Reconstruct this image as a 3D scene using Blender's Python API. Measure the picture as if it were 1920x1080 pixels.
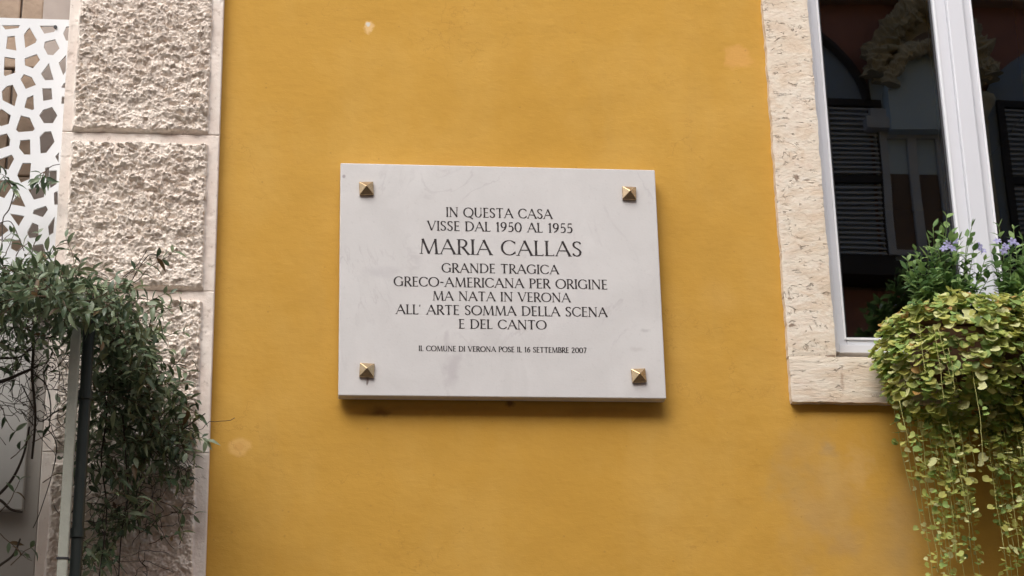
import bpy, math, random
import numpy as np
from mathutils import Vector, Matrix, noise as mnoise

for _o in list(bpy.data.objects):
    bpy.data.objects.remove(_o, do_unlink=True)
S = bpy.context.scene
C = S.collection
R = math.radians

# ------------------------------------------------------------------ camera
PITCH, YAW, ROLL, FPX = R(20), R(6.43437), R(-1.29871), 3670.2
CAMZ, WALL = 1.6, 4.5
cp, sp = math.cos(PITCH), math.sin(PITCH)
FW = Vector((math.sin(YAW) * cp, math.cos(YAW) * cp, sp))
r0 = FW.cross(Vector((0, 0, 1))).normalized(); u0 = r0.cross(FW)
RT = math.cos(ROLL) * r0 + math.sin(ROLL) * u0
UP = -math.sin(ROLL) * r0 + math.cos(ROLL) * u0
CAM = Vector((0, 0, CAMZ))
cd = bpy.data.cameras.new('camera'); cam = bpy.data.objects.new('camera', cd); C.objects.link(cam)
m = Matrix((RT, UP, -FW)).transposed().to_4x4(); m.translation = CAM
cam.matrix_world = m
cd.sensor_width = 36; cd.lens = FPX / 1920 * 36; cd.clip_start = 0.05; cd.clip_end = 500
S.camera = cam

# ------------------------------------------------------------------ light
SUN_EL, SUN_AZ = R(50), R(205)      # high, veiled, from behind the camera and a little to the left
w = bpy.data.worlds.new('World'); S.world = w; w.use_nodes = True
nt = w.node_tree; nt.nodes.clear()
sky = nt.nodes.new('ShaderNodeTexSky'); sky.sky_type = 'NISHITA'; sky.sun_disc = False
sky.sun_elevation = SUN_EL; sky.sun_rotation = SUN_AZ; sky.air_density = 1.0; sky.dust_density = 4.0
hs = nt.nodes.new('ShaderNodeHueSaturation'); hs.inputs['Saturation'].default_value = 0.40
bgn = nt.nodes.new('ShaderNodeBackground'); bgn.inputs['Strength'].default_value = 0.15
wo = nt.nodes.new('ShaderNodeOutputWorld')
nt.links.new(sky.outputs[0], hs.inputs['Color']); nt.links.new(hs.outputs[0], bgn.inputs[0]); nt.links.new(bgn.outputs[0], wo.inputs[0])
sl = bpy.data.lights.new('sun', 'SUN'); sl.energy = 1.15; sl.angle = R(50); sl.color = (1.0, 0.975, 0.94)
so = bpy.data.objects.new('sun', sl); C.objects.link(so)
sdir = Vector((math.sin(SUN_AZ) * math.cos(SUN_EL), math.cos(SUN_AZ) * math.cos(SUN_EL), math.sin(SUN_EL)))
so.rotation_euler = sdir.to_track_quat('Z', 'Y').to_euler(); so.location = (0, -1, 14)
S.view_settings.view_transform = 'Standard'; S.view_settings.look = 'None'
S.view_settings.gamma = 1; S.view_settings.use_curve_mapping = False
S.view_settings.exposure = 0.84


# ------------------------------------------------------------------ helpers
def P(x, y, d=0.0):
    """a point of the facade seen at photo pixel x, y and standing d metres in front of the plaster"""
    v = FW + RT * ((x - 960) / FPX) - UP * ((y - 540) / FPX)
    return CAM + v * ((WALL - d) / v.y)


def link(o, parent=None):
    C.objects.link(o)
    if parent is not None: o.parent = parent
    return o


def thing(name, label, cat, loc=(0, 0, 0), group=None):
    o = bpy.data.objects.new(name, None); o.location = loc; o.empty_display_size = 0.1
    o['label'] = label; o['category'] = cat
    if group: o['group'] = group
    C.objects.link(o)
    return o


class MB:
    def __init__(s): s.v = []; s.f = []; s.m = []
    def add(s, vs, fs, mi=0):
        b = len(s.v); s.v += [tuple(v) for v in vs]; s.f += [tuple(b + i for i in f) for f in fs]; s.m += [mi] * len(fs)
    def box(s, x0, x1, y0, y1, z0, z1, mi=0):
        if x0 > x1: x0, x1 = x1, x0
        if y0 > y1: y0, y1 = y1, y0
        if z0 > z1: z0, z1 = z1, z0
        v = [(x0, y0, z0), (x1, y0, z0), (x1, y1, z0), (x0, y1, z0), (x0, y0, z1), (x1, y0, z1), (x1, y1, z1), (x0, y1, z1)]
        s.add(v, [(0, 3, 2, 1), (4, 5, 6, 7), (0, 1, 5, 4), (1, 2, 6, 5), (2, 3, 7, 6), (3, 0, 4, 7)], mi)
    def tube(s, pts, rad, n=6, mi=0):
        pts = [Vector(p) for p in pts]; b = len(s.v); k = len(pts)
        prev = None
        for i, p in enumerate(pts):
            t = (pts[min(i + 1, k - 1)] - pts[max(i - 1, 0)])
            if t.length < 1e-9: t = Vector((0, 0, 1))
            t.normalize()
            if prev is None: a = t.orthogonal().normalized()
            else:
                a = prev - t * prev.dot(t); a = a.normalized() if a.length > 1e-6 else t.orthogonal().normalized()
            prev = a; c = t.cross(a)
            r = rad[i] if isinstance(rad, (list, tuple)) else rad
            for j in range(n):
                q = 2 * math.pi * j / n
                s.v.append(tuple(p + (a * math.cos(q) + c * math.sin(q)) * r))
        for i in range(k - 1):
            for j in range(n):
                s.f.append((b + i * n + j, b + i * n + (j + 1) % n, b + (i + 1) * n + (j + 1) % n, b + (i + 1) * n + j)); s.m.append(mi)
        s.f.append(tuple(b + j for j in reversed(range(n)))); s.m.append(mi)
        s.f.append(tuple(b + (k - 1) * n + j for j in range(n))); s.m.append(mi)
    def mesh(s, name, mats, smooth=False):
        me = bpy.data.meshes.new(name); me.from_pydata(s.v, [], s.f)
        for mm in (mats if isinstance(mats, (list, tuple)) else [mats]): me.materials.append(mm)
        if any(s.m): me.polygons.foreach_set('material_index', s.m)
        if smooth: me.polygons.foreach_set('use_smooth', [True] * len(s.f))
        me.update()
        return me
    def build(s, name, mats, parent=None, smooth=False, bevel=0.0):
        o = bpy.data.objects.new(name, s.mesh(name, mats, smooth)); link(o, parent)
        if bevel:
            b = o.modifiers.new('bevel', 'BEVEL'); b.width = bevel; b.segments = 2; b.limit_method = 'ANGLE'
        return o


def part(mb, name, mats, parent, **k):
    """the meshes are written in world metres; their things stand at their own base"""
    loc = parent.matrix_world.translation if parent.parent is None and parent.type != 'EMPTY' else None
    base = Vector((0, 0, 0)); q = parent
    while q is not None: base += q.location; q = q.parent
    mb.v = [(a - base.x, b - base.y, c - base.z) for a, b, c in mb.v]
    return mb.build(name, mats, parent, **k)


# ------------------------------------------------------------------ material nodes
class NT:
    def __init__(s, name):
        s.mat = bpy.data.materials.new(name); s.mat.use_nodes = True
        s.t = s.mat.node_tree; s.b = s.t.nodes['Principled BSDF']; s.out = s.t.nodes['Material Output']
        g = s.n('ShaderNodeNewGeometry'); s.pos = g.outputs['Position']     # surfaces never move: world metres
    def n(s, ty, **k):
        x = s.t.nodes.new(ty)
        for a, b in k.items(): setattr(x, a, b)
        return x
    def put(s, sock, v):
        if isinstance(v, bpy.types.NodeSocket): s.t.links.new(v, sock)
        elif isinstance(v, (tuple, list)) and len(v) == 3 and sock.type == 'RGBA': sock.default_value = (*v, 1)
        else: sock.default_value = v
    def math(s, op, a, b=0.0, c=None, clamp=False):
        x = s.n('ShaderNodeMath', operation=op, use_clamp=clamp); s.put(x.inputs[0], a); s.put(x.inputs[1], b)
        if c is not None: s.put(x.inputs[2], c)
        return x.outputs[0]
    def mapping(s, scale, loc=(0, 0, 0), vec=None):
        x = s.n('ShaderNodeMapping'); s.put(x.inputs['Vector'], vec or s.pos)
        x.inputs['Scale'].default_value = scale; x.inputs['Location'].default_value = loc
        return x.outputs[0]
    def noise(s, scale, detail=4, rough=0.55, dist=0.0, vec=None, aniso=None, color=False):
        x = s.n('ShaderNodeTexNoise'); v = vec or s.pos
        if aniso: v = s.mapping(aniso, vec=v)
        s.put(x.inputs['Vector'], v); x.inputs['Scale'].default_value = scale; x.inputs['Detail'].default_value = detail
        x.inputs['Roughness'].default_value = rough; x.inputs['Distortion'].default_value = dist
        return x.outputs['Color' if color else 'Fac']
    def ramp(s, f, stops):
        x = s.n('ShaderNodeValToRGB'); s.put(x.inputs[0], f); e = x.color_ramp.elements
        while len(e) < len(stops): e.new(0.5)
        for i, (p, c) in enumerate(stops):
            e[i].position = p; e[i].color = (c, c, c, 1) if isinstance(c, (int, float)) else (*c, 1)
        return x.outputs[0]
    def mix(s, f, a, b, mode='MIX'):
        x = s.n('ShaderNodeMix', data_type='RGBA', blend_type=mode); s.put(x.inputs[0], f); s.put(x.inputs[6], a); s.put(x.inputs[7], b)
        return x.outputs[2]
    def spot(s, c, rx, rz, soft=0.5, wob=0.6, nscale=14):
        """mask of one stain round world point c"""
        nz = s.noise(nscale, 3, color=True)
        sb = s.n('ShaderNodeVectorMath', operation='SUBTRACT'); s.put(sb.inputs[0], s.pos); sb.inputs[1].default_value = tuple(c)
        ml = s.n('ShaderNodeVectorMath', operation='MULTIPLY'); s.put(ml.inputs[0], sb.outputs[0]); ml.inputs[1].default_value = (1 / rx, 0, 1 / rz)
        n2 = s.n('ShaderNodeVectorMath', operation='SUBTRACT'); s.put(n2.inputs[0], nz); n2.inputs[1].default_value = (.5, .5, .5)
        ad = s.n('ShaderNodeVectorMath', operation='MULTIPLY_ADD'); s.put(ad.inputs[0], n2.outputs[0]); ad.inputs[1].default_value = (wob * 2,) * 3; s.put(ad.inputs[2], ml.outputs[0])
        kl = s.n('ShaderNodeVectorMath', operation='MULTIPLY'); s.put(kl.inputs[0], ad.outputs[0]); kl.inputs[1].default_value = (1, 0, 1)
        ln = s.n('ShaderNodeVectorMath', operation='LENGTH'); s.put(ln.inputs[0], kl.outputs[0])
        mr = s.n('ShaderNodeMapRange', interpolation_type='SMOOTHSTEP'); s.put(mr.inputs[0], ln.outputs['Value'])
        mr.inputs[1].default_value = 1.0; mr.inputs[2].default_value = 1.0 - soft; mr.inputs[3].default_value = 0; mr.inputs[4].default_value = 1
        return mr.outputs[0]
    def bump(s, h, dist, strength=1.0, prev=None):
        x = s.n('ShaderNodeBump'); s.put(x.inputs['Height'], h); x.inputs['Distance'].default_value = dist; x.inputs['Strength'].default_value = strength
        if prev is not None: s.put(x.inputs['Normal'], prev)
        return x.outputs[0]
    def done(s, col=None, rough=None, norm=None, metal=None, spec=None):
        if col is not None: s.put(s.b.inputs['Base Color'], col)
        if rough is not None: s.put(s.b.inputs['Roughness'], rough)
        if norm is not None: s.put(s.b.inputs['Normal'], norm)
        if metal is not None: s.put(s.b.inputs['Metallic'], metal)
        if spec is not None: s.put(s.b.inputs['Specular IOR Level'], spec)
        return s.mat


def simple(name, col, rough=0.6, var=0.12, scale=20, metal=0.0, spec=0.4, bumpd=0.0, bscale=150):
    t = NT(name); n = t.noise(scale, 5)
    c = t.mix(n, tuple(min(1, k * (1 - var)) for k in col), tuple(min(1, k * (1 + var)) for k in col))
    nm = t.bump(t.noise(bscale, 4), bumpd) if bumpd else None
    return t.done(c, rough, nm, metal, spec)


# yellow plaster --------------------------------------------------
t = NT('yellow_plaster')
big = t.noise(1.3, 5, 0.55); mid = t.noise(7, 5, 0.6, aniso=(1, 1, 0.6)); fine = t.noise(70, 4, 0.6)
brush = t.noise(26, 4, 0.6, aniso=(0.25, 1, 1.6))
c = t.mix(t.ramp(big, [(0.3, 0.0), (0.7, 1.0)]), (0.490, 0.268, 0.041), (0.535, 0.302, 0.054))
c = t.mix(t.math('MULTIPLY', t.ramp(mid, [(0.42, 0.0), (0.75, 1.0)]), 0.45), c, (0.58, 0.355, 0.09))
c = t.mix(t.math('MULTIPLY', t.ramp(brush, [(0.5, 0.0), (0.85, 1.0)]), 0.25), c, (0.46, 0.24, 0.045))
c = t.mix(t.math('MULTIPLY', t.ramp(fine, [(0.55, 0.0), (0.8, 1.0)]), 0.16), c, (0.42, 0.21, 0.04))
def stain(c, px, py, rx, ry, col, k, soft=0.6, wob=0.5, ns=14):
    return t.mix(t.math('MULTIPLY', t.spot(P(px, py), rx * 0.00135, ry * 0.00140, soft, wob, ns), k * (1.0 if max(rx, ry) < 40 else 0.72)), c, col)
c = stain(c, 1385, 108, 38, 34, (0.64, 0.34, 0.10), 0.6, 0.5, 0.8, 26)
c = stain(c, 448, 838, 24, 20, (0.66, 0.40, 0.14), 0.6, 0.4, 0.4, 30)
c = stain(c, 448, 838, 10, 9, (0.55, 0.30, 0.08), 0.5, 0.4, 0.4, 30)
c = stain(c, 692, 52, 11, 15, (0.72, 0.48, 0.22), 0.8, 0.5, 0.9, 60)
c = stain(c, 690, 46, 5, 5, (0.62, 0.60, 0.52), 0.9, 0.5, 0.6, 60)
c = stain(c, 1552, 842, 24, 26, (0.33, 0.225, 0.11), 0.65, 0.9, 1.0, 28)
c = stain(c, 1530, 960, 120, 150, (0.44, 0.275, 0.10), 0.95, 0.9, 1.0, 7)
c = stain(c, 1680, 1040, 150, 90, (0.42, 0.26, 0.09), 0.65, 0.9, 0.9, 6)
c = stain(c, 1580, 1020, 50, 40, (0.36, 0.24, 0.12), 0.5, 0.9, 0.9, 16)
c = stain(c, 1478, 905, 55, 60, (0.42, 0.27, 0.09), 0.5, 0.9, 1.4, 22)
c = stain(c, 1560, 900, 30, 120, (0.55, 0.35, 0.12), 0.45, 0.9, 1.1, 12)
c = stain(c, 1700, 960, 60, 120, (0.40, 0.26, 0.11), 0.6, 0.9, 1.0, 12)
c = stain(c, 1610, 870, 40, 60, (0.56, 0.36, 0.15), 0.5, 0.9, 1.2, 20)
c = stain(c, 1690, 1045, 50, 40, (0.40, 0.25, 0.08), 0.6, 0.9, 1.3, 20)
c = stain(c, 1500, 640, 20, 140, (0.46, 0.26, 0.07), 0.4, 0.9, 0.6, 16)
c = stain(c, 1350, 560, 60, 50, (0.60, 0.36, 0.10), 0.4, 0.9, 0.6, 10)
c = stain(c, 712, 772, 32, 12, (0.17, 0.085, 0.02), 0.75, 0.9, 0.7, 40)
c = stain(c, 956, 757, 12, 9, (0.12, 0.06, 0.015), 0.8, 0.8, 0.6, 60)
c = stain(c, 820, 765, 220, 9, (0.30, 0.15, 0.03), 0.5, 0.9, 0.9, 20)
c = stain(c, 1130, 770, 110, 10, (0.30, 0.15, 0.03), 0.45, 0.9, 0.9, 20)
# hairline cracks near the top, and the dirt that gathers along the stone
wv = t.n('ShaderNodeTexVoronoi', feature='DISTANCE_TO_EDGE'); wv.inputs['Scale'].default_value = 5.5
dn = t.n('ShaderNodeVectorMath', operation='MULTIPLY_ADD'); t.put(dn.inputs[0], t.noise(22, 4, color=True)); dn.inputs[1].default_value = (0.12,) * 3; t.put(dn.inputs[2], t.pos)
t.put(wv.inputs['Vector'], dn.outputs[0])
crack = t.math('MULTIPLY', t.math('LESS_THAN', wv.outputs['Distance'], 0.006), t.ramp(t.noise(2.6, 3), [(0.53, 0.0), (0.62, 1.0)]))
c = t.mix(t.math('MULTIPLY', crack, 0.26), c, (0.30, 0.15, 0.03))
pit = t.n('ShaderNodeTexVoronoi'); pit.inputs['Scale'].default_value = 46; t.put(pit.inputs['Vector'], t.pos)
pm = t.math('MULTIPLY', t.math('LESS_THAN', pit.outputs['Distance'], 0.13), t.math('GREATER_THAN', t.noise(31, 2), 0.63))
c = t.mix(t.math('MULTIPLY', pm, 0.35), c, (0.30, 0.155, 0.04))
nb = t.bump(t.noise(6, 4, 0.5), 0.006)
nb = t.bump(t.noise(60, 4, 0.6, aniso=(0.6, 1, 1.3)), 0.0007, prev=nb)
nb = t.bump(t.noise(300, 3), 0.0003, prev=nb)
c = t.mix(t.math('MULTIPLY', t.ramp(t.noise(5, 5, 0.65, aniso=(1.6, 1, 0.16)), [(0.55, 0), (0.72, 1)]), 0.18), c, (0.40, 0.235, 0.055))
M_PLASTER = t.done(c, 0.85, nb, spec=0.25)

# pale bush-hammered limestone -------------------------------------
t = NT('rough_limestone')
n1 = t.noise(5, 5); n2 = t.noise(34, 5, 0.65); n3 = t.noise(160, 3)
c = t.mix(t.ramp(n1, [(0.3, 0), (0.7, 1)]), (0.76, 0.665, 0.585), (0.87, 0.79, 0.705))
c = t.mix(t.math('MULTIPLY', t.ramp(n2, [(0.50, 0), (0.74, 1)]), 0.45), c, (0.58, 0.475, 0.40))
c = t.mix(t.math('MULTIPLY', t.ramp(t.noise(1.9, 4, 0.6, aniso=(1, 1, 0.5)), [(0.52, 0), (0.66, 1)]), 0.42), c, (0.54, 0.43, 0.34))
c = t.mix(t.math('MULTIPLY', t.ramp(n3, [(0.55, 0), (0.75, 1)]), 0.3), c, (0.76, 0.70, 0.63))
c = t.mix(t.math('MULTIPLY', t.ramp(t.noise(15, 5, 0.7, 1.0), [(0.54, 0), (0.66, 1)]), 0.38), c, (0.50, 0.395, 0.32))
M_ROUGH = t.done(c, 0.9, t.bump(n3, 0.0012), spec=0.2)

# smooth drafted stone edges: pinkish cream with chips
t = NT('dressed_limestone')
c = t.mix(t.ramp(t.noise(9, 5), [(0.3, 0), (0.7, 1)]), (0.78, 0.72, 0.655), (0.68, 0.575, 0.505))
c = t.mix(t.math('MULTIPLY', t.ramp(t.noise(55, 4, 0.7), [(0.60, 0), (0.68, 1)]), 0.6), c, (0.36, 0.28, 0.23))
M_DRAFT = t.done(c, 0.75, t.bump(t.noise(120, 4), 0.0015), spec=0.3)

# window surround: cream limestone, dark worm-like pits and veins ----
def surround(name, aniso, seed):
    t = NT(name); v = t.mapping(aniso, (seed, seed * .7, seed * 1.3))
    base = t.mix(t.ramp(t.noise(4, 5, vec=v), [(0.3, 0), (0.7, 1)]), (0.66, 0.575, 0.46), (0.73, 0.66, 0.56))
    base = t.mix(t.math('MULTIPLY', t.ramp(t.noise(30, 5, 0.7, 0.6, vec=v), [(0.44, 0), (0.7, 1)]), 0.5), base, (0.62, 0.47, 0.36))
    base = t.mix(t.math('MULTIPLY', t.ramp(t.noise(18, 5, 0.7, 0.4, vec=t.mapping((1, 1, 1), (5, 3, 1), v)), [(0.55, 0), (0.75, 1)]), 0.55), base, (0.80, 0.76, 0.69))
    # thin curved dark seams: the zero line of a distorted noise, broken up by another
    a = t.noise(17, 3, 0.6, 1.6, vec=v); ln = t.math('ABSOLUTE', t.math('SUBTRACT', a, 0.5))
    seam = t.ramp(ln, [(0.0, 1), (0.022, 0)])
    brk = t.ramp(t.noise(26, 3, 0.6, vec=t.mapping((1, 1, 1), (9, 2, 4), v)), [(0.53, 0), (0.62, 1)])
    sm = t.math('MULTIPLY', seam, brk)
    base = t.mix(t.math('MULTIPLY', sm, 0.72 if seed < 5 else 0.35), base, (0.24, 0.165, 0.115))
    pn = t.ramp(t.noise(46, 3, 0.6, 1.0, vec=v), [(0.64, 0), (0.69, 1)])
    base = t.mix(t.math('MULTIPLY', pn, 0.55), base, (0.27, 0.20, 0.15))
    base = t.mix(t.math('MULTIPLY', t.ramp(t.noise(11, 5, 0.7, 1.0, vec=v), [(0.47, 0), (0.60, 1)]), 0.55), base, (0.58, 0.44, 0.31))
    base = t.mix(t.math('MULTIPLY', t.spot(P(1580, 715, .022), 0.006, 0.05, .9, 1.2, 40), 0.6), base, (0.33, 0.22, 0.15))
    for q_ in ((1493, 333, .010, .010), (1486, 610, .012, .005), (1480, 560, .006, .003), (1560, 668, .02, .004)):
        base = t.mix(t.math('MULTIPLY', t.spot(P(q_[0], q_[1], .022), q_[2], q_[3], .5, 1.0, 90), 0.85), base, (0.20, 0.13, 0.085))
    h = t.math('SUBTRACT', t.noise(90, 4, vec=v), t.math('ADD', t.math('MULTIPLY', sm, 1.0 if seed < 5 else .4), t.math('MULTIPLY', pn, 2.0)))
    return t.done(base, 0.7, t.bump(h, 0.0018), spec=0.35)
M_JAMB = surround('pitted_cream_stone', (0.8, 1, 1.4), 3.1)
M_SILL = surround('veined_sill_stone', (0.5, 1, 1.7), 8.7)

# plaque marble ---------------------------------------------------
t = NT('pale_grey_marble')
c = t.mix(t.ramp(t.noise(6, 6, 0.6, 0.5), [(0.3, 0), (0.7, 1)]), (0.545, 0.530, 0.520), (0.615, 0.60, 0.59))
c = t.mix(t.math('MULTIPLY', t.ramp(t.noise(3.2, 6, 0.65, 1.2), [(0.52, 0), (0.70, 1)]), 0.35), c, (0.49, 0.475, 0.465))
a = t.math('ABSOLUTE', t.math('SUBTRACT', t.noise(4.5, 5, 0.6, 1.5, aniso=(1.2, 1, 0.6)), 0.5))
c = t.mix(t.math('MULTIPLY', t.math('MULTIPLY', t.ramp(a, [(0, 1), (0.02, 0)]), t.ramp(t.noise(7, 3), [(0.5, 0), (0.65, 1)])), 0.35), c, (0.38, 0.35, 0.36))
def pst(c, px, py, rx, ry, col, k, soft=.7, wob=.6, ns=30):
    return t.mix(t.math('MULTIPLY', t.spot(P(px, py, .042), rx * .00128, ry * .00135, soft, wob, ns), k), c, col)
c = pst(c, 688, 704, 7, 10, (0.16, 0.11, 0.09), 0.9, .6, .5, 60)
c = pst(c, 689, 716, 3, 9, (0.17, 0.12, 0.10), 0.85, .6, .6, 80)
for q in ((687, 352), (1180, 361), (687, 694), (1198, 703)): c = pst(c, q[0], q[1] + 1, 24, 22, (0.47, 0.41, 0.38), 0.55, .9, .4, 30)
c = pst(c, 850, 690, 22, 48, (0.43, 0.40, 0.41), 0.6, .9, 1.0, 26)
c = pst(c, 838, 640, 8, 34, (0.44, 0.41, 0.42), 0.5, .9, .9, 40)
c = pst(c, 720, 510, 45, 16, (0.46, 0.44, 0.45), 0.5, .9, .9, 30)
c = pst(c, 645, 330, 4, 5, (0.25, 0.21, 0.22), 0.7, .6, .5, 60)
c = pst(c, 1210, 620, 14, 5, (0.42, 0.40, 0.40), 0.6, .8, .8, 40)
c = pst(c, 1190, 655, 22, 6, (0.46, 0.43, 0.42), 0.5, .8, .8, 40)
c = t.mix(t.math('MULTIPLY', t.ramp(t.noise(130, 3), [(0.62, 0), (0.72, 1)]), 0.15), c, (0.35, 0.33, 0.33))
M_MARBLE = t.done(c, t.math('MULTIPLY_ADD', t.noise(12), 0.2, 0.35), t.bump(t.noise(200, 3), 0.0002), spec=0.45)
M_PAINT = simple('letter_paint', (0.034, 0.028, 0.029), 0.7, 0.7, 160, spec=0.2)
M_BRASS = simple('aged_brass', (0.50, 0.36, 0.21), 0.26, 0.35, 60, metal=1.0, bumpd=0.0004, bscale=300)
M_PVC = simple('white_window_plastic', (0.64, 0.65, 0.69), 0.35, 0.03, 8, spec=0.5)
M_BEAD = simple('white_bead_plastic', (0.80, 0.81, 0.84), 0.3, 0.03, 8, spec=0.5)
M_GASK = simple('black_rubber_gasket', (0.03, 0.03, 0.035), 0.6, 0.2, 40)
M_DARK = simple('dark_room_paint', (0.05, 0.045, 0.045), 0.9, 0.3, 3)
M_WHITEMETAL = simple('white_powder_coat', (0.72, 0.735, 0.75), 0.4, 0.03, 12)
M_BROWNSTONE = simple('brown_tuff', (0.36, 0.27, 0.20), 0.9, 0.32, 22, bumpd=0.003, bscale=60)
M_TAUPE = simple('taupe_render', (0.40, 0.345, 0.31), 0.85, 0.12, 16, bumpd=0.001)
M_BOARD = simple('pale_grey_board', (0.38, 0.365, 0.34), 0.55, 0.10, 5)
M_BOARD2 = simple('pale_board_edge', (0.30, 0.28, 0.255), 0.55, 0.10, 5)
M_POST = simple('weathered_grey_wood', (0.40, 0.41, 0.35), 0.75, 0.15, 40, bumpd=0.001)
M_GREENPIPE = simple('dark_green_paint', (0.012, 0.019, 0.017), 0.55, 0.3, 30)
M_BARK = simple('dark_vine_bark', (0.045, 0.034, 0.026), 0.85, 0.4, 60)
M_TWIG = simple('brown_twig', (0.10, 0.065, 0.04), 0.8, 0.3, 60)
M_TERRA = simple('planter_plastic', (0.16, 0.08, 0.05), 0.7, 0.2, 20)
M_STEMY = simple('yellow_green_stem', (0.42, 0.42, 0.14), 0.6, 0.25, 60)
M_STEMG = simple('green_stem', (0.12, 0.19, 0.05), 0.6, 0.25, 60)


def leafmat(name, col, rough=0.5, trans=0.25, spec=0.4):
    t = NT(name); n = t.noise(55, 3)
    c = t.mix(n, tuple(k * 0.72 for k in col), tuple(min(1, k * 1.28) for k in col))
    t.done(c, rough, spec=spec)
    tr = t.n('ShaderNodeBsdfTranslucent'); t.put(tr.inputs['Color'], t.mix(0.5, c, tuple(min(1, k * 1.6) for k in col)))
    mx = t.n('ShaderNodeMixShader'); mx.inputs[0].default_value = trans
    t.t.links.new(t.b.outputs[0], mx.inputs[1]); t.t.links.new(tr.outputs[0], mx.inputs[2]); t.t.links.new(mx.outputs[0], t.out.inputs[0])
    return t.mat
M_JAS = [leafmat('jasmine_leaf_dark', (0.058, 0.094, 0.048), 0.38, 0.15), leafmat('jasmine_leaf_mid', (0.105, 0.155, 0.080), 0.38, 0.18),
         leafmat('jasmine_leaf_grey', (0.20, 0.25, 0.155), 0.42, 0.2), leafmat('jasmine_leaf_pale', (0.22, 0.27, 0.15), 0.45, 0.2),
         leafmat('jasmine_leaf_bronze', (0.13, 0.085, 0.04), 0.5, 0.2)]
M_DIC = [leafmat('trailing_leaf_yellow', (0.44, 0.44, 0.12), 0.6, 0.3), leafmat('trailing_leaf_olive', (0.35, 0.40, 0.10), 0.6, 0.3),
         leafmat('trailing_leaf_green', (0.24, 0.35, 0.095), 0.6, 0.3), leafmat('trailing_leaf_pale', (0.56, 0.57, 0.27), 0.6, 0.25),
         leafmat('trailing_leaf_deep', (0.15, 0.21, 0.06), 0.6, 0.3), leafmat('trailing_leaf_ochre', (0.42, 0.25, 0.08), 0.6, 0.3)]
M_UPL = [leafmat('bush_leaf_green', (0.15, 0.25, 0.085), 0.5, 0.3), leafmat('bush_leaf_light', (0.22, 0.33, 0.11), 0.5, 0.3),
         leafmat('bush_leaf_dark', (0.09, 0.17, 0.06), 0.5, 0.25)]
M_FLOWER = leafmat('lilac_petal', (0.36, 0.34, 0.56), 0.7, 0.3)

# glass: clear pane that mirrors the street by its own Fresnel
t = NT('window_glass')
t.t.nodes.remove(t.b)
fr = t.n('ShaderNodeFresnel'); fr.inputs[0].default_value = 1.95
gl = t.n('ShaderNodeBsdfGlossy'); gl.inputs['Roughness'].default_value = 0.008; gl.inputs['Color'].default_value = (0.88, 0.95, 1, 1)
tp = t.n('ShaderNodeBsdfTransparent'); tp.inputs[0].default_value = (0.62, 0.64, 0.66, 1)
bn = t.bump(t.noise(2.5, 1), 0.00035); t.put(gl.inputs['Normal'], bn)
mx = t.n('ShaderNodeMixShader'); t.t.links.new(fr.outputs[0], mx.inputs[0]); t.t.links.new(tp.outputs[0], mx.inputs[1]); t.t.links.new(gl.outputs[0], mx.inputs[2])
t.t.links.new(mx.outputs[0], t.out.inputs[0])
M_GLASS = t.mat


# ------------------------------------------------------------------ numpy noise for stone relief
def vnoise(x, z, seed):
    xi = np.floor(x).astype(np.int64); zi = np.floor(z).astype(np.int64); fx = x - xi; fz = z - zi
    def h(a, b):
        n = (a * 374761393 + b * 668265263 + seed * 1274126177) & 0xffffffff
        n = ((n ^ (n >> 13)) * 1274126177) & 0xffffffff
        return ((n ^ (n >> 16)) & 0xffff) / 65535.0
    u = fx * fx * (3 - 2 * fx); v = fz * fz * (3 - 2 * fz)
    a = h(xi, zi); b = h(xi + 1, zi); c_ = h(xi, zi + 1); d = h(xi + 1, zi + 1)
    return (a * (1 - u) + b * u) * (1 - v) + (c_ * (1 - u) + d * u) * v
def facets(x, z, seed, tilt=1.0):
    """broken planes: the nearest of jittered seeds, each with a slope and height of its own"""
    xi = np.floor(x).astype(np.int64); zi = np.floor(z).astype(np.int64)
    def h(a, b, k):
        n = (a * 374761393 + b * 668265263 + (seed + k) * 1274126177) & 0xffffffff
        n = ((n ^ (n >> 13)) * 1274126177) & 0xffffffff
        return ((n ^ (n >> 16)) & 0xffff) / 65535.0
    best = np.full(x.shape, 9e9); out = np.zeros(x.shape)
    for i in (-1, 0, 1):
        for j in (-1, 0, 1):
            a, b = xi + i, zi + j
            dx = x - (a + h(a, b, 0)); dz = z - (b + h(a, b, 1)); d = dx * dx + dz * dz
            v = (h(a, b, 2) - .5) * 1.0 + tilt * (dx * (h(a, b, 3) - .5) + dz * (h(a, b, 4) - .35)) * 1.6
            out = np.where(d < best, v, out); best = np.minimum(d, best)
    return out
def fbm(x, z, seed, oct=4, g=0.5):
    s = 0; a = 1; tot = 0
    for i in range(oct):
        s = s + a * vnoise(x * 2 ** i, z * 2 ** i, seed + i * 17); tot += a; a *= g
    return s / tot


# ------------------------------------------------------------------ street and setting
mb = MB(); mb.box(-14, 16, -3.0 + 1.3, WALL - 1.2, -0.15, -0.004)
M_STREET = simple('grey_paving_stone', (0.11, 0.10, 0.09), 0.8, 0.25, 2, bumpd=0.003, bscale=20)
o = mb.build('street', M_STREET); o['kind'] = 'structure'
mb = MB(); mb.box(-14, 16, WALL - 1.198, WALL - 0.002, -0.15, 0.11); o = mb.build('pavement', M_STREET); o['kind'] = 'structure'
mb = MB(); mb.box(-14, 16, -2.998, -3 + 1.298, -0.15, 0.11); o = mb.build('pavement', M_STREET); o['kind'] = 'structure'
mb = MB(); mb.box(-60, 60, -60, 60, -0.4, -0.16); o = mb.build('ground', M_STREET); o['kind'] = 'structure'

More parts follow.
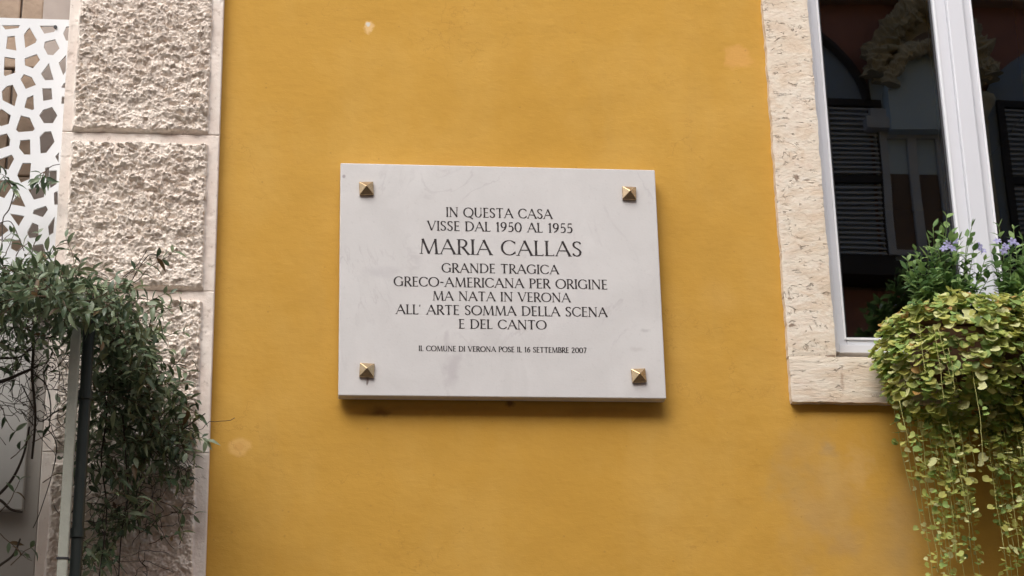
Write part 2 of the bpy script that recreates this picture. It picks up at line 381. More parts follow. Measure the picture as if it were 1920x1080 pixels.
# ------------------------------------------------------------------ yellow house
XL = P(392, 900).x + 0.0                     # plaster starts behind the stone pilaster
house = thing('yellow_house', 'ochre yellow plastered house front between the rough stone pilaster and the window', 'house', (XL + 2.2, WALL, 0))
wx0, wx1 = P(1545, 380).x - 0.012, P(2050, 300).x        # opening
wz0, wz1 = P(1600, 668).z - 0.012, P(1600, 668).z + 1.62
XR = 7.0; ZT = 10.5
mb = MB()
D = WALL + 0.40
def wallpiece(x0, x1, z0, z1): mb.add([(x0, WALL, z0), (x1, WALL, z0), (x1, WALL, z1), (x0, WALL, z1)], [(0, 1, 2, 3)])
xs = [XL - 0.05, wx0, wx1, XR]; zs = [0.0, wz0, wz1, ZT]
for i in range(3):
    for j in range(3):
        if i == 1 and j == 1: continue
        wallpiece(xs[i], xs[i + 1], zs[j], zs[j + 1])
a, b = (wx0, wx1), (wz0, wz1)
mb.add([(wx0, WALL, wz0), (wx0, D, wz0), (wx0, D, wz1), (wx0, WALL, wz1)], [(0, 1, 2, 3)])
mb.add([(wx1, WALL, wz0), (wx1, D, wz0), (wx1, D, wz1), (wx1, WALL, wz1)], [(3, 2, 1, 0)])
mb.add([(wx0, WALL, wz0), (wx1, WALL, wz0), (wx1, D, wz0), (wx0, D, wz0)], [(0, 1, 2, 3)])
mb.add([(wx0, WALL, wz1), (wx1, WALL, wz1), (wx1, D, wz1), (wx0, D, wz1)], [(3, 2, 1, 0)])
mb.box(XL - 0.05, XR, WALL + 0.002, WALL + 5, ZT + 0.001, ZT + 0.2)
part(mb, 'wall', M_PLASTER, house)
# dark room
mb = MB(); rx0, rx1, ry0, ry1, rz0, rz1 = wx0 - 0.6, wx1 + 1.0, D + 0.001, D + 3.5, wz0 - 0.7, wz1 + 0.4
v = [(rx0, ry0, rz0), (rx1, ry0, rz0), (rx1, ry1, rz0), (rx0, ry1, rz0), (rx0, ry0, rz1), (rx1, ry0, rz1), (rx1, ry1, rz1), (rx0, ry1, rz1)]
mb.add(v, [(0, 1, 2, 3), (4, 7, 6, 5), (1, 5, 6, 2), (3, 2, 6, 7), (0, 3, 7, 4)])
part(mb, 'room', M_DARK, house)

# stone surround: left jamb, sill, right jamb, lintel, with ragged edges
def stone_bar(name, x0, x1, z0, z1, y0, y1, mat, seed, parent, step=0.009, amp=0.002):
    """a slab seen from the front: gridded face with worn arrises"""
    mb = MB(); nx = max(2, int((x1 - x0) / step)); nz = max(2, int((z1 - z0) / step))
    X = np.linspace(x0, x1, nx + 1); Z = np.linspace(z0, z1, nz + 1)
    XX, ZZ = np.meshgrid(X, Z)
    e = np.minimum(np.minimum(XX - x0, x1 - XX), np.minimum(ZZ - z0, z1 - ZZ))
    Y = y0 + (fbm(XX * 30, ZZ * 30, seed) - 0.5) * amp + np.where(e < 1e-6, 0.0010, 0.0) * (0.4 + fbm(XX * 40, ZZ * 40, seed + 5))
    jx = (fbm(ZZ * 45, XX * 0 + 3, seed + 9, 3) - 0.5) * 0.005
    jz = (fbm(XX * 45, ZZ * 0 + 3, seed + 11, 3) - 0.5) * 0.003
    XX = XX + np.where((np.abs(XX - x0) < 1e-6) | (np.abs(XX - x1) < 1e-6), jx, 0); ZZ = ZZ + np.where((np.abs(ZZ - z0) < 1e-6) | (np.abs(ZZ - z1) < 1e-6), jz, 0)
    vs = [(float(XX[j, i]), float(Y[j, i]), float(ZZ[j, i])) for j in range(nz + 1) for i in range(nx + 1)]
    w_ = nx + 1
    fs = [(j * w_ + i, j * w_ + i + 1, (j + 1) * w_ + i + 1, (j + 1) * w_ + i) for j in range(nz) for i in range(nx)]
    mb.add(vs, fs)
    rim = [i for i in range(nx + 1)] + [j * w_ + nx for j in range(1, nz + 1)] + [nz * w_ + i for i in range(nx - 1, -1, -1)] + [j * w_ for j in range(nz - 1, 0, -1)]
    b0 = len(mb.v)
    mb.v += [(vs[i][0], y1, vs[i][2]) for i in rim]
    n = len(rim)
    for k in range(n):
        mb.f.append((rim[(k + 1) % n], rim[k], b0 + k, b0 + (k + 1) % n)); mb.m.append(0)
    mb.f.append(tuple(b0 + k for k in range(n))); mb.m.append(0)
    return part(mb, name, mat, parent, smooth=False)

FD = 0.022
jx0 = P(1458, 380, FD).x; jx1 = P(1545, 380, FD).x; zs0 = P(1560, 754, FD).z; zs1 = P(1600, 669, FD).z
sx1 = wx1 - (wx0 - jx0) * 0 + (jx1 - jx0)
sur = stone_bar('window_surround', jx0, jx1, zs1 + 0.0004, wz1 - 0.01, WALL - FD, WALL + 0.05, M_JAMB, 3, house)
def sub_shift(o): return o
stone_bar('sill_stone', jx0 - 0.001, wx1 + (jx1 - jx0) + .001, zs0, zs1, WALL - FD - 0.001, WALL + 0.05, M_SILL, 21, house)
stone_bar('jamb_stone', wx1 + 0.001, wx1 + (jx1 - jx0), zs1 + 0.0004, wz1 - 0.01, WALL - FD, WALL + 0.05, M_JAMB, 33, house, 0.03)
stone_bar('lintel_stone', jx0 - 0.001, wx1 + (jx1 - jx0) + .001, wz1 - 0.008, wz1 + 0.14, WALL - FD - 0.001, WALL + 0.05, M_SILL, 41, house, 0.03)
sur.name = 'jamb_stone.001'

# window ----------------------------------------------------------
GD = -0.062                                   # glass plane
fx0 = P(1545, 380, -0.03).x - 0.004
mb = MB()
gx0 = P(1564, 380, -0.045).x                  # glass edge left
gz0 = P(1620, 635, -0.045).z
gzf = P(1620, 660.5, -0.030).z
FT = wz1 - 0.012
mx0 = P(1791, 400, -0.03).x; mxa = P(1791 + 27, 400, -0.022).x; mxb = P(1791 + 60, 400, -0.022).x; mx1 = P(1868, 400, -0.03).x
YF = WALL + 0.030
# outer frame (fixed)
mb.box(wx0 + .001, fx0 + 0.012, YF, YF + 0.07, gzf - 0.0, FT)
mb.box(wx1 - .03, wx1 - .001, YF, YF + 0.07, gzf, FT)
mb.box(fx0 + 0.0121, wx1 - .0301, YF, YF + 0.07, gzf - 0.002, gzf + 0.020)
mb.box(fx0 + 0.0121, wx1 - .0301, YF, YF + 0.07, FT - 0.03, FT)
win = part(mb, 'window', M_PVC, house, bevel=0.0015)
def sash(x0, x1, z0, z1, st0, st1, rail):
    mb = MB(); y0 = YF + 0.008; y1 = YF + 0.06
    mb.box(x0, x0 + st0, y0, y1, z0, z1); mb.box(x1 - st1, x1, y0, y1, z0, z1)
    mb.box(x0 + st0 + 1e-4, x1 - st1 - 1e-4, y0, y1, z0, z0 + rail); mb.box(x0 + st0 + 1e-4, x1 - st1 - 1e-4, y0, y1, z1 - 0.05, z1)
    s_ = part(mb, 'sash', M_PVC, win, bevel=0.0025)
    g = MB(); ya, yb_ = y0 - .0035, y0 - .0002
    g.box(x0 + st0 - .007, x0 + st0 - .0008, ya, yb_, z0 + rail - .007, z1 - .044); g.box(x1 - st1 + .0008, x1 - st1 + .007, ya, yb_, z0 + rail - .007, z1 - .044)
    g.box(x0 + st0 - .0007, x1 - st1 + .0007, ya, yb_, z0 + rail - .007, z0 + rail - .0008); g.box(x0 + st0 - .0007, x1 - st1 + .0007, ya, yb_, z1 - .0492, z1 - .044)
    part(g, 'glazing_bead', M_BEAD, win, bevel=.001)
    # glazing bead, gasket, glass
    ax, bx, az, bz = x0 + st0, x1 - st1, z0 + rail, z1 - 0.05
    g = MB()
    g.box(ax + .0005, ax + .0055, y0 + .009, y0 + .016, az, bz); g.box(bx - .0055, bx - .0005, y0 + .009, y0 + .016, az, bz)
    g.box(ax + .0056, bx - .0056, y0 + .009, y0 + .016, az, az + .005); g.box(ax + .0056, bx - .0056, y0 + .009, y0 + .016, bz - .005, bz)
    part(g, 'gasket', M_GASK, win)
    g = MB(); g.add([(ax, y0 + .0125, az), (bx, y0 + .0125, az), (bx, y0 + .0125, bz), (ax, y0 + .0125, bz)], [(0, 1, 2, 3)])
    part(g, 'pane', M_GLASS, win)
sash(fx0 + 0.0125, mxa + .004, gzf + 0.0205, FT - 0.032, gx0 - fx0 - 0.0125, mxa + .004 - mx0, gz0 - gzf - 0.0205)
sash(mxa + .005, wx1 - 0.031, gzf + 0.0205, FT - 0.032, mx1 - mxa - .005, 0.03, gz0 - gzf - 0.0205)
mb = MB(); mb.box(mxa, mxb, YF - 0.006, YF + 0.0075, gzf + 0.0205, FT - 0.032)
part(mb, 'cover_strip', M_PVC, win, bevel=0.004)

# ------------------------------------------------------------------ rough stone pilaster, block by block
PD = 0.030
pxl = P(117, 240, PD).x; pxr = P(412, 240, PD).x
pil = thing('stone_pilaster', 'pilaster of rough hammered pale limestone blocks left of the yellow wall', 'pilaster', ((pxl + pxr) / 2, WALL, 0))
zj = [P(260, 250, PD).z, P(320, 545, PD).z, P(320, 849, PD).z]
hgt = (zj[0] - zj[2]) / 2
rows = [zj[2] - 3 * hgt, zj[2] - 2 * hgt, zj[2] - hgt, zj[2], zj[1], zj[0], zj[0] + hgt, zj[0] + 2 * hgt]
STEP = 0.0020
def rough_block(x0, x1, z0, z1, seed, step, parent):
    nx = int((x1 - x0) / step); nz = int((z1 - z0) / step)
    X = np.linspace(x0, x1, nx + 1); Z = np.linspace(z0, z1, nz + 1); XX, ZZ = np.meshgrid(X, Z)
    wxx = (fbm(XX * 30, ZZ * 30, seed + 50) - .5) * 0.022; wzz = (fbm(XX * 30 + 9, ZZ * 30, seed + 60) - .5) * 0.022
    X2 = XX + wxx; Z2 = ZZ + wzz + XX * 0.12
    n1 = fbm(X2 * 42, Z2 * 58, seed, 3, 0.55)
    n2 = 1 - np.abs(fbm(X2 * 62, Z2 * 88, seed + 3, 3, 0.6) * 2 - 1)
    n3 = fbm(XX * 170, ZZ * 210, seed + 7, 2)
    n4 = fbm(XX * 9, ZZ * 10, seed + 21, 3)
    # chips: short ledges that break away below
    saw = (Z2 * 58 + fbm(X2 * 46, Z2 * 40, seed + 31, 3) * 7) % 1.0
    pit_ = np.clip(fbm(X2 * 60 + 7, Z2 * 75, seed + 37, 2) - .62, 0, 1)
    h = 0.021 * (n1 - .5) + 0.0085 * (n2 - .55) + 0.005 * (n3 - .5) + 0.0055 * (saw ** 1.5 - .35) * (0.3 + n1) + 0.008 * (n4 - .5) - 0.030 * pit_
    var_ = 0.62 + 0.75 * fbm(XX * 11, ZZ * 13, seed + 95, 3)
    h = 0.60 * h + 0.0085 * facets(X2 * 48, Z2 * 74, seed + 70) + 0.0042 * facets(X2 * 105, Z2 * 140, seed + 75) + 0.0020 * (fbm(XX * 320, ZZ * 360, seed + 79, 1) - .5)
    l1 = (Z2 * 50 + XX * 6 + fbm(X2 * 40, Z2 * 34, seed + 131, 4, .6) * 6) % 1.0
    l2 = (Z2 * 105 - XX * 9 + fbm(X2 * 75, Z2 * 60, seed + 141, 3, .6) * 6) % 1.0
    h = h * .85 + .0058 * (l1 ** 1.3 - .4) * (.2 + 1.2 * n1) + .0030 * (l2 - .5)
    h = h * var_ * .84 + .010 * (fbm(XX * 12, ZZ * 16, seed + 99, 2) - .5)
    wob = (fbm(XX * 30, ZZ * 30, seed + 40, 3) - .5) * 0.008
    bl, br, bt, bb = 0.0235, 0.026, 0.026, 0.0025
    e = np.minimum(np.minimum(XX - x0 - bl + wob, x1 - br - XX + wob), np.minimum(ZZ - z0 - bb + wob * .3, z1 - bt - ZZ + wob))
    k = np.clip(e / 0.006, 0, 1); k = k * k * (3 - 2 * k)
    flat = (fbm(XX * 40, ZZ * 40, seed + 80) - .5) * 0.0016 - 0.012 * np.clip(fbm(XX * 34, ZZ * 34, seed + 90, 3) - .70, 0, 1)
    H = np.where(k > 0, flat * (1 - k) + k * np.maximum(0.011 + h, -0.006), flat)
    rim = (XX <= x0 + 1e-6) | (XX >= x1 - 1e-6) | (ZZ <= z0 + 1e-6) | (ZZ >= z1 - 1e-6)
    H = np.where(rim, H - 0.0015, H)
    Y = WALL - PD - H
    w_ = nx + 1
    co = np.stack([XX, Y, ZZ], -1).reshape(-1, 3)
    jj, ii = np.meshgrid(np.arange(nz), np.arange(nx), indexing='ij')
    q = jj * w_ + ii; F = np.stack([q, q + 1, q + 1 + w_, q + w_], -1).reshape(-1, 4)
    mi = (k[:-1, :-1].reshape(-1) < 0.5).astype(np.int32)
    base = Vector(parent.location)
    co = co - np.array([base.x, base.y, base.z])
    nv = len(co)
    ring = np.array([i for i in range(nx + 1)] + [j * w_ + nx for j in range(1, nz + 1)] + [nz * w_ + i for i in range(nx - 1, -1, -1)] + [j * w_ for j in range(nz - 1, 0, -1)])
    back = co[ring].copy(); back[:, 1] = 0.10
    n = len(ring); idx = np.arange(n); nxt = (idx + 1) % n
    F2 = np.stack([ring[nxt], ring[idx], nv + idx, nv + nxt], -1)
    co = np.vstack([co, back]); F = np.vstack([F, F2]); mi = np.concatenate([mi, np.ones(n, np.int32)])
    me = bpy.data.meshes.new('stone_block'); me.vertices.add(len(co)); me.vertices.foreach_set('co', co.ravel())
    me.loops.add(F.size); me.loops.foreach_set('vertex_index', F.ravel().astype(np.int32))
    me.polygons.add(len(F)); me.polygons.foreach_set('loop_start', np.arange(0, F.size, 4, dtype=np.int32))
    me.polygons.foreach_set('loop_total', np.full(len(F), 4, np.int32))
    me.materials.append(M_ROUGH); me.materials.append(M_DRAFT); me.polygons.foreach_set('material_index', mi)
    me.update(calc_edges=True); me.validate()
    return link(bpy.data.objects.new('stone_block', me), parent)
for i in range(len(rows) - 1):
    vis = rows[i + 1] > zj[2] - hgt - .05 and rows[i] < zj[0] + hgt
    rough_block(pxl, pxr, rows[i] + 0.0003, rows[i + 1] - 0.0003, 11 + i * 7, STEP if vis else 0.006, pil)
mb = MB(); mb.box(pxl + .003, pxr - .003, WALL - PD + .012, WALL + 0.1, 0.0, rows[0] - .001)
part(mb, 'plinth', M_DRAFT, pil)
mb = MB(); mb.box(pxl + .003, pxr - .003, WALL - PD + .003, WALL + 0.1, rows[-1] + .001, ZT)
part(mb, 'upper_shaft', M_DRAFT, pil)

# ------------------------------------------------------------------ stone house left of the pilaster (recessed)
RD = -0.16
sh = thing('stone_house', 'brown stone wall glimpsed through the white cut-out panel left of the pilaster', 'house', (pxl - 1.5, WALL - RD, 0))
# blocks: courses with joints, up to the taupe jamb
tx = P(84, 20, RD).x
zc = P(30, 130, RD).z; ch = 0.30
xx = [tx, P(41, 10, RD).x]
xv = xx[1]
while xv > tx - 2.4: xv -= 0.42; xx.append(xv)
rnd = random.Random(4)
for j in range(-11, 9):
    z0 = zc + j * ch
    if z0 < 0: continue
    off = 0.0 if j == 0 or j == 1 else (0.02 if j % 2 else 0.11)
    prev = tx
    for i, x in enumerate(xx[1:]):
        x = x - off if i else x - off * 0.5
        if x >= prev - 0.05: continue
        mb = MB(); pr = rnd.uniform(0, .008)
        mb.box(x + .0025, prev - .0025, WALL - RD - pr, WALL - RD + 0.2, z0 + .0025, z0 + ch - .0025)
        part(mb, 'stone_block', M_BROWNSTONE, sh, bevel=0.004)
        prev = x
mb = MB(); mb.box(tx - 2.6, tx - 0.001, WALL - RD + .012, WALL - RD + .3, 0, ZT); part(mb, 'mortar_bed', M_TAUPE, sh)
mb = MB(); mb.box(tx, pxl + .06, WALL - RD - .03, WALL - RD + .3, 0, ZT); part(mb, 'door_jamb', M_TAUPE, sh)

# ------------------------------------------------------------------ white cut-out panel
PN = -0.035
def cr(lst, sc, ox, oy): return [(x / sc + ox, y / sc + oy) for x, y in lst]
holes = []
for h in [
    [(18, 137), (185, 137), (172, 165), (50, 178)],
    [(70, 242), (137, 236), (152, 372), (55, 355)],
    [(272, 158), (340, 272), (328, 300), (232, 348), (220, 222)],
    [(366, 143), (530, 143), (500, 200), (408, 217)],
    [(415, 290), (508, 267), (551, 350), (490, 415), (440, 410), (403, 340)],
    [(42, 428), (140, 443), (142, 575), (50, 608), (35, 595)],
    [(228, 443), (340, 403), (370, 457), (305, 535), (230, 508)],
    [(450, 488), (495, 643), (415, 645), (378, 585)],
    [(220, 588), (292, 615), (333, 688), (238, 725), (190, 635)],
    [(118, 685), (163, 780), (135, 885), (25, 828), (18, 745), (60, 700)],
    [(390, 718), (475, 720), (483, 820), (398, 836)],
    [(308, 782), (314, 912), (298, 920), (224, 895), (250, 805)],
    [(480, 890), (530, 968), (488, 1040), (405, 1040), (362, 968), (400, 915)],
    [(15, 908), (102, 968), (80, 1048), (10, 1068), (-60, 1000), (-50, 940)],
    [(610, 410), (606, 560), (583, 600), (541, 485)],
    [(612, 150), (640, 150), (640, 280), (608, 280), (582, 215)],
    [(590, 670), (620, 670), (620, 720), (563, 712)],
    [(570, 795), (600, 795), (600, 860), (563, 862)],
]: holes.append(cr(h, 4.909, 0, 20))
for h in [
    [(185, -60), (262, -40), (308, 60), (290, 78), (165, 88), (140, 65)],
    [(395, 82), (450, 80), (482, 172), (410, 268), (357, 275), (350, 125)],
    [(180, 158), (266, 152), (269, 285), (215, 285), (168, 225)],
    [(60, 98), (92, 150), (84, 208), (-30, 245), (-60, 180), (-20, 120)],
    [(105, 285), (127, 322), (75, 418), (-20, 395), (-50, 340)],
    [(200, 358), (275, 360), (262, 500), (185, 533), (152, 465)],
    [(520, 265), (516, 355), (487, 300)],
    [(400, 400), (432, 392), (437, 470), (410, 500), (392, 470)],
    [(435, 425), (500, 425), (500, 545), (445, 580), (432, 520)],
    [(170, 622), (226, 745), (92, 722)],
    [(250, 590), (330, 560), (395, 590), (388, 660), (300, 682)],
    [(300, 770), (405, 735), (424, 770), (378, 835), (288, 805)],
    [(88, 803), (217, 825), (165, 915)],
    [(285, 883), (338, 905), (343, 1012), (262, 1020), (240, 970)],
    [(484, 830), (470, 975), (432, 998), (424, 915)],
    [(510, 610), (496, 610), (475, 620), (478, 725), (510, 725)],
    [(-40, 500), (80, 515), (105, 570), (40, 668), (-40, 640)],
    [(15, 880), (80, 950), (0, 1012), (-50, 960)],
    [(105, 1040), (180, 1030), (200, 1090), (150, 1140), (95, 1110)],
    [(300, 1080), (380, 1070), (400, 1140), (330, 1170), (285, 1130)],
]: holes.append(cr(h, 4.695, 0, 230))
def to_wall(h): return [(P(x, y, PN).x, P(x, y, PN).z) for x, y in h]
W = [to_wall(h) for h in holes]
px1 = P(131, 60, PN).x + 0.01; pz1 = P(60, 36, PN).z; pz0 = P(60, 545, PN).z; px0 = px1 - 1.05
W = [[(min(x, px1 - .001), z) for x, z in h] for h in W]
# holes beyond what was measured: shrunken Voronoi cells
rnd = random.Random(12)
lim = P(-14, 300, PN).x
seeds = []
s_ = 0.052
for j in range(int((pz1 - pz0) / s_) + 3):
    for i in range(24):
        seeds.append((px0 - .05 + (i + .5 * (j % 2)) * s_ + rnd.uniform(-.014, .014), pz0 - .05 + j * s_ + rnd.uniform(-.014, .014)))
def clip(poly, p, n):
    out = []
    for i in range(len(poly)):
        a, b = poly[i], poly[(i + 1) % len(poly)]
        da = (a[0] - p[0]) * n[0] + (a[1] - p[1]) * n[1]; db = (b[0] - p[0]) * n[0] + (b[1] - p[1]) * n[1]
        if da <= 0: out.append(a)
        if (da < 0 < db) or (db < 0 < da):
            k = da / (da - db); out.append((a[0] + (b[0] - a[0]) * k, a[1] + (b[1] - a[1]) * k))
    return out
for s0 in seeds:
    poly = [(px0 + .012, pz0 + .012), (lim - .006, pz0 + .012), (lim - .006, pz1 - .016), (px0 + .012, pz1 - .016)]
    for s1 in seeds:
        dx, dz = s1[0] - s0[0], s1[1] - s0[1]; L = math.hypot(dx, dz)
        if L < 1e-6 or L > .2: continue
        poly = clip(poly, (s0[0] + dx / 2 - dx / L * .0085, s0[1] + dz / 2 - dz / L * .0085), (dx / L, dz / L))
        if len(poly) < 3: break
    if len(poly) >= 3:
        ar = abs(sum(poly[i][0] * poly[(i + 1) % len(poly)][1] - poly[(i + 1) % len(poly)][0] * poly[i][1] for i in range(len(poly)))) / 2
        if ar > 1.5e-4: W.append(poly)
cu = bpy.data.curves.new('panel_outline', 'CURVE'); cu.dimensions = '2D'; cu.fill_mode = 'BOTH'; cu.extrude = 0.003
def spl(pts):
    sp_ = cu.splines.new('POLY'); sp_.points.add(len(pts) - 1)
    for i, (x, z) in enumerate(pts): sp_.points[i].co = (x - px1, z - pz0, 0, 1)
    sp_.use_cyclic_u = True
spl([(px0, pz0), (px1, pz0), (px1, pz1), (px0, pz1)])
for h in W:
    a_ = sum(h[i][0] * h[(i + 1) % len(h)][1] - h[(i + 1) % len(h)][0] * h[i][1] for i in range(len(h)))
    spl([(min(x, px1 - .0015), min(z, pz1 - .004)) for x, z in (h if a_ > 0 else h[::-1])])
tmp = bpy.data.objects.new('tmp', cu); C.objects.link(tmp); bpy.context.view_layer.update()
dg = bpy.context.evaluated_depsgraph_get()
me = bpy.data.meshes.new_from_object(tmp.evaluated_get(dg)); bpy.data.objects.remove(tmp)
me.transform(Matrix.Rotation(R(90), 4, 'X')); me.materials.clear(); me.materials.append(M_WHITEMETAL); me.name = 'cutout_panel'
pan = bpy.data.objects.new('cutout_panel', me); link(pan); pan.location = (px1, WALL - PN, pz0)
mb = MB(); _f = P(104, 51, PN + .004); mb.tube([(_f.x, WALL - PN - .0032, _f.z), (_f.x, WALL - PN - .007, _f.z)], .0045, 10); part(mb, 'screw', M_GASK, pan)
pan['label'] = 'white metal panel cut out in irregular cell shapes beside the stone pilaster'; pan['category'] = 'panel'

# pale board behind the jasmine
bd = thing('pale_board', 'shaded pale grey board standing below the white cut-out panel', 'board', (pxl - .6, WALL + .02, 0))
bx1 = P(92, 620, -0.02).x; bz1 = P(40, 572, -.02).z
mb = MB(); mb.box(bx1 - 1.1, bx1, WALL + .02, WALL + .05, 0.15, bz1); part(mb, 'backing', M_BOARD2, bd, bevel=.002)
mb = MB(); mb.box(bx1 - 1.1, P(46, 900, 0).x, WALL - .006, WALL + .0199, P(40, 957, 0).z, bz1 - .03); part(mb, 'face', M_BOARD, bd, bevel=.003)
mb = MB(); mb.box(bx1 - 1.12, bx1 + .012, WALL - .03, WALL + .06, bz1 + .001, bz1 + .03); part(mb, 'top_rail', M_BOARD, bd, bevel=.003)

# post and dark pole in front of the pilaster
QD = 0.46
qx0, qx1 = P(122, 800, QD).x, P(141, 800, QD).x
zt = P(140, 565, QD).z
po = thing('wooden_post', 'pale grey square post under the jasmine, beside the dark green pole', 'post', ((qx0 + qx1) / 2, WALL - QD, 0.11))
mb = MB(); mb.box(qx0, qx1, WALL - QD, WALL - QD + .018, 0.111, zt); part(mb, 'shaft', M_POST, po, bevel=.0025)
mb = MB(); mb.box(qx0 - .006, qx1 + .006, WALL - QD - .006, WALL - QD + .024, zt + .0005, zt + .018); part(mb, 'cap', M_POST, po, bevel=.003)
zk = P(120, 1048, QD).z
mb = MB(); mb.box(qx0 - .0015, qx1 + .0015, WALL - QD - .0015, WALL - QD + .0195, zk, zk + .004); part(mb, 'cable_tie', M_GASK, po)
pr_ = 0.0125; pcx = P(150, 800, QD).x + 0.004
gp = thing('green_pole', 'dark green round pole running up close beside the pale post', 'pole', (pcx, WALL - QD + .03, 0.11))
mb = MB(); mb.tube([(pcx, WALL - QD + .03, .111), (pcx, WALL - QD + .03, zt + .02)], pr_, 16); part(mb, 'pipe', M_GREENPIPE, gp)
for z in (zk + .35, zk + .05, zk - .6):
    mb = MB(); mb.tube([(pcx, WALL - QD + .03, z), (pcx, WALL - QD + .03, z + .02)], pr_ + .003, 16); part(mb, 'collar', M_GREENPIPE, gp)

# ------------------------------------------------------------------ memorial plaque
TK = 0.033; G = 0.009; FRONT = TK + G
a0 = P(636.5, 524, FRONT); a1 = P(1238.5, 532, FRONT)
zb = (P(635, 741, FRONT).z + P(1250, 748, FRONT).z) / 2; zt_ = (P(638, 307, FRONT).z + P(1227, 317, FRONT).z) / 2
pq = thing('memorial_plaque', 'pale grey marble plaque with engraved dark Italian inscription on the yellow wall', 'plaque', ((a0.x + a1.x) / 2, WALL, zb))
mb = MB(); mb.box(a0.x, a1.x, WALL - FRONT, WALL - G, zb, zt_)
part(mb, 'slab', M_MARBLE, pq, bevel=0.0022)
mb = MB()
for sx in (a0.x + .12, a1.x - .12):
    for sz in (zb + .10, zt_ - .10): mb.box(sx - .02, sx + .02, WALL - G + .0002, WALL + .02, sz - .02, sz + .02)
part(mb, 'wall_spacers', M_GASK, pq)
for px, py in ((687, 352), (1180, 361), (688, 693), (1198, 703)):
    c0 = P(px, py + 1, FRONT + .006); hw = 0.0175; b = 0.006; hgt_ = 0.0155
    y = WALL - FRONT - .0003
    mb = MB()
    v = [(c0.x - hw, y, c0.z - hw), (c0.x + hw, y, c0.z - hw), (c0.x + hw, y, c0.z + hw), (c0.x - hw, y, c0.z + hw)]
    v += [(x, y - b, z) for x, _, z in v]
    v.append((c0.x, y - b - hgt_, c0.z))
    mb.add(v, [(0, 1, 5, 4), (1, 2, 6, 5), (2, 3, 7, 6), (3, 0, 4, 7), (4, 5, 8), (5, 6, 8), (6, 7, 8), (7, 4, 8), (3, 2, 1, 0)])
    tw_ = R({687: 2.5, 1180: -1.5, 688: -3, 1198: 3.5}[px])
    mb.v = [(c0.x + (x - c0.x) * math.cos(tw_) - (z - c0.z) * math.sin(tw_), y_, c0.z + (x - c0.x) * math.sin(tw_) + (z - c0.z) * math.cos(tw_)) for x, y_, z in mb.v]
    o = part(mb, 'stud', M_BRASS, pq)
    bv = o.modifiers.new('b', 'BEVEL'); bv.width = .0008; bv.segments = 1

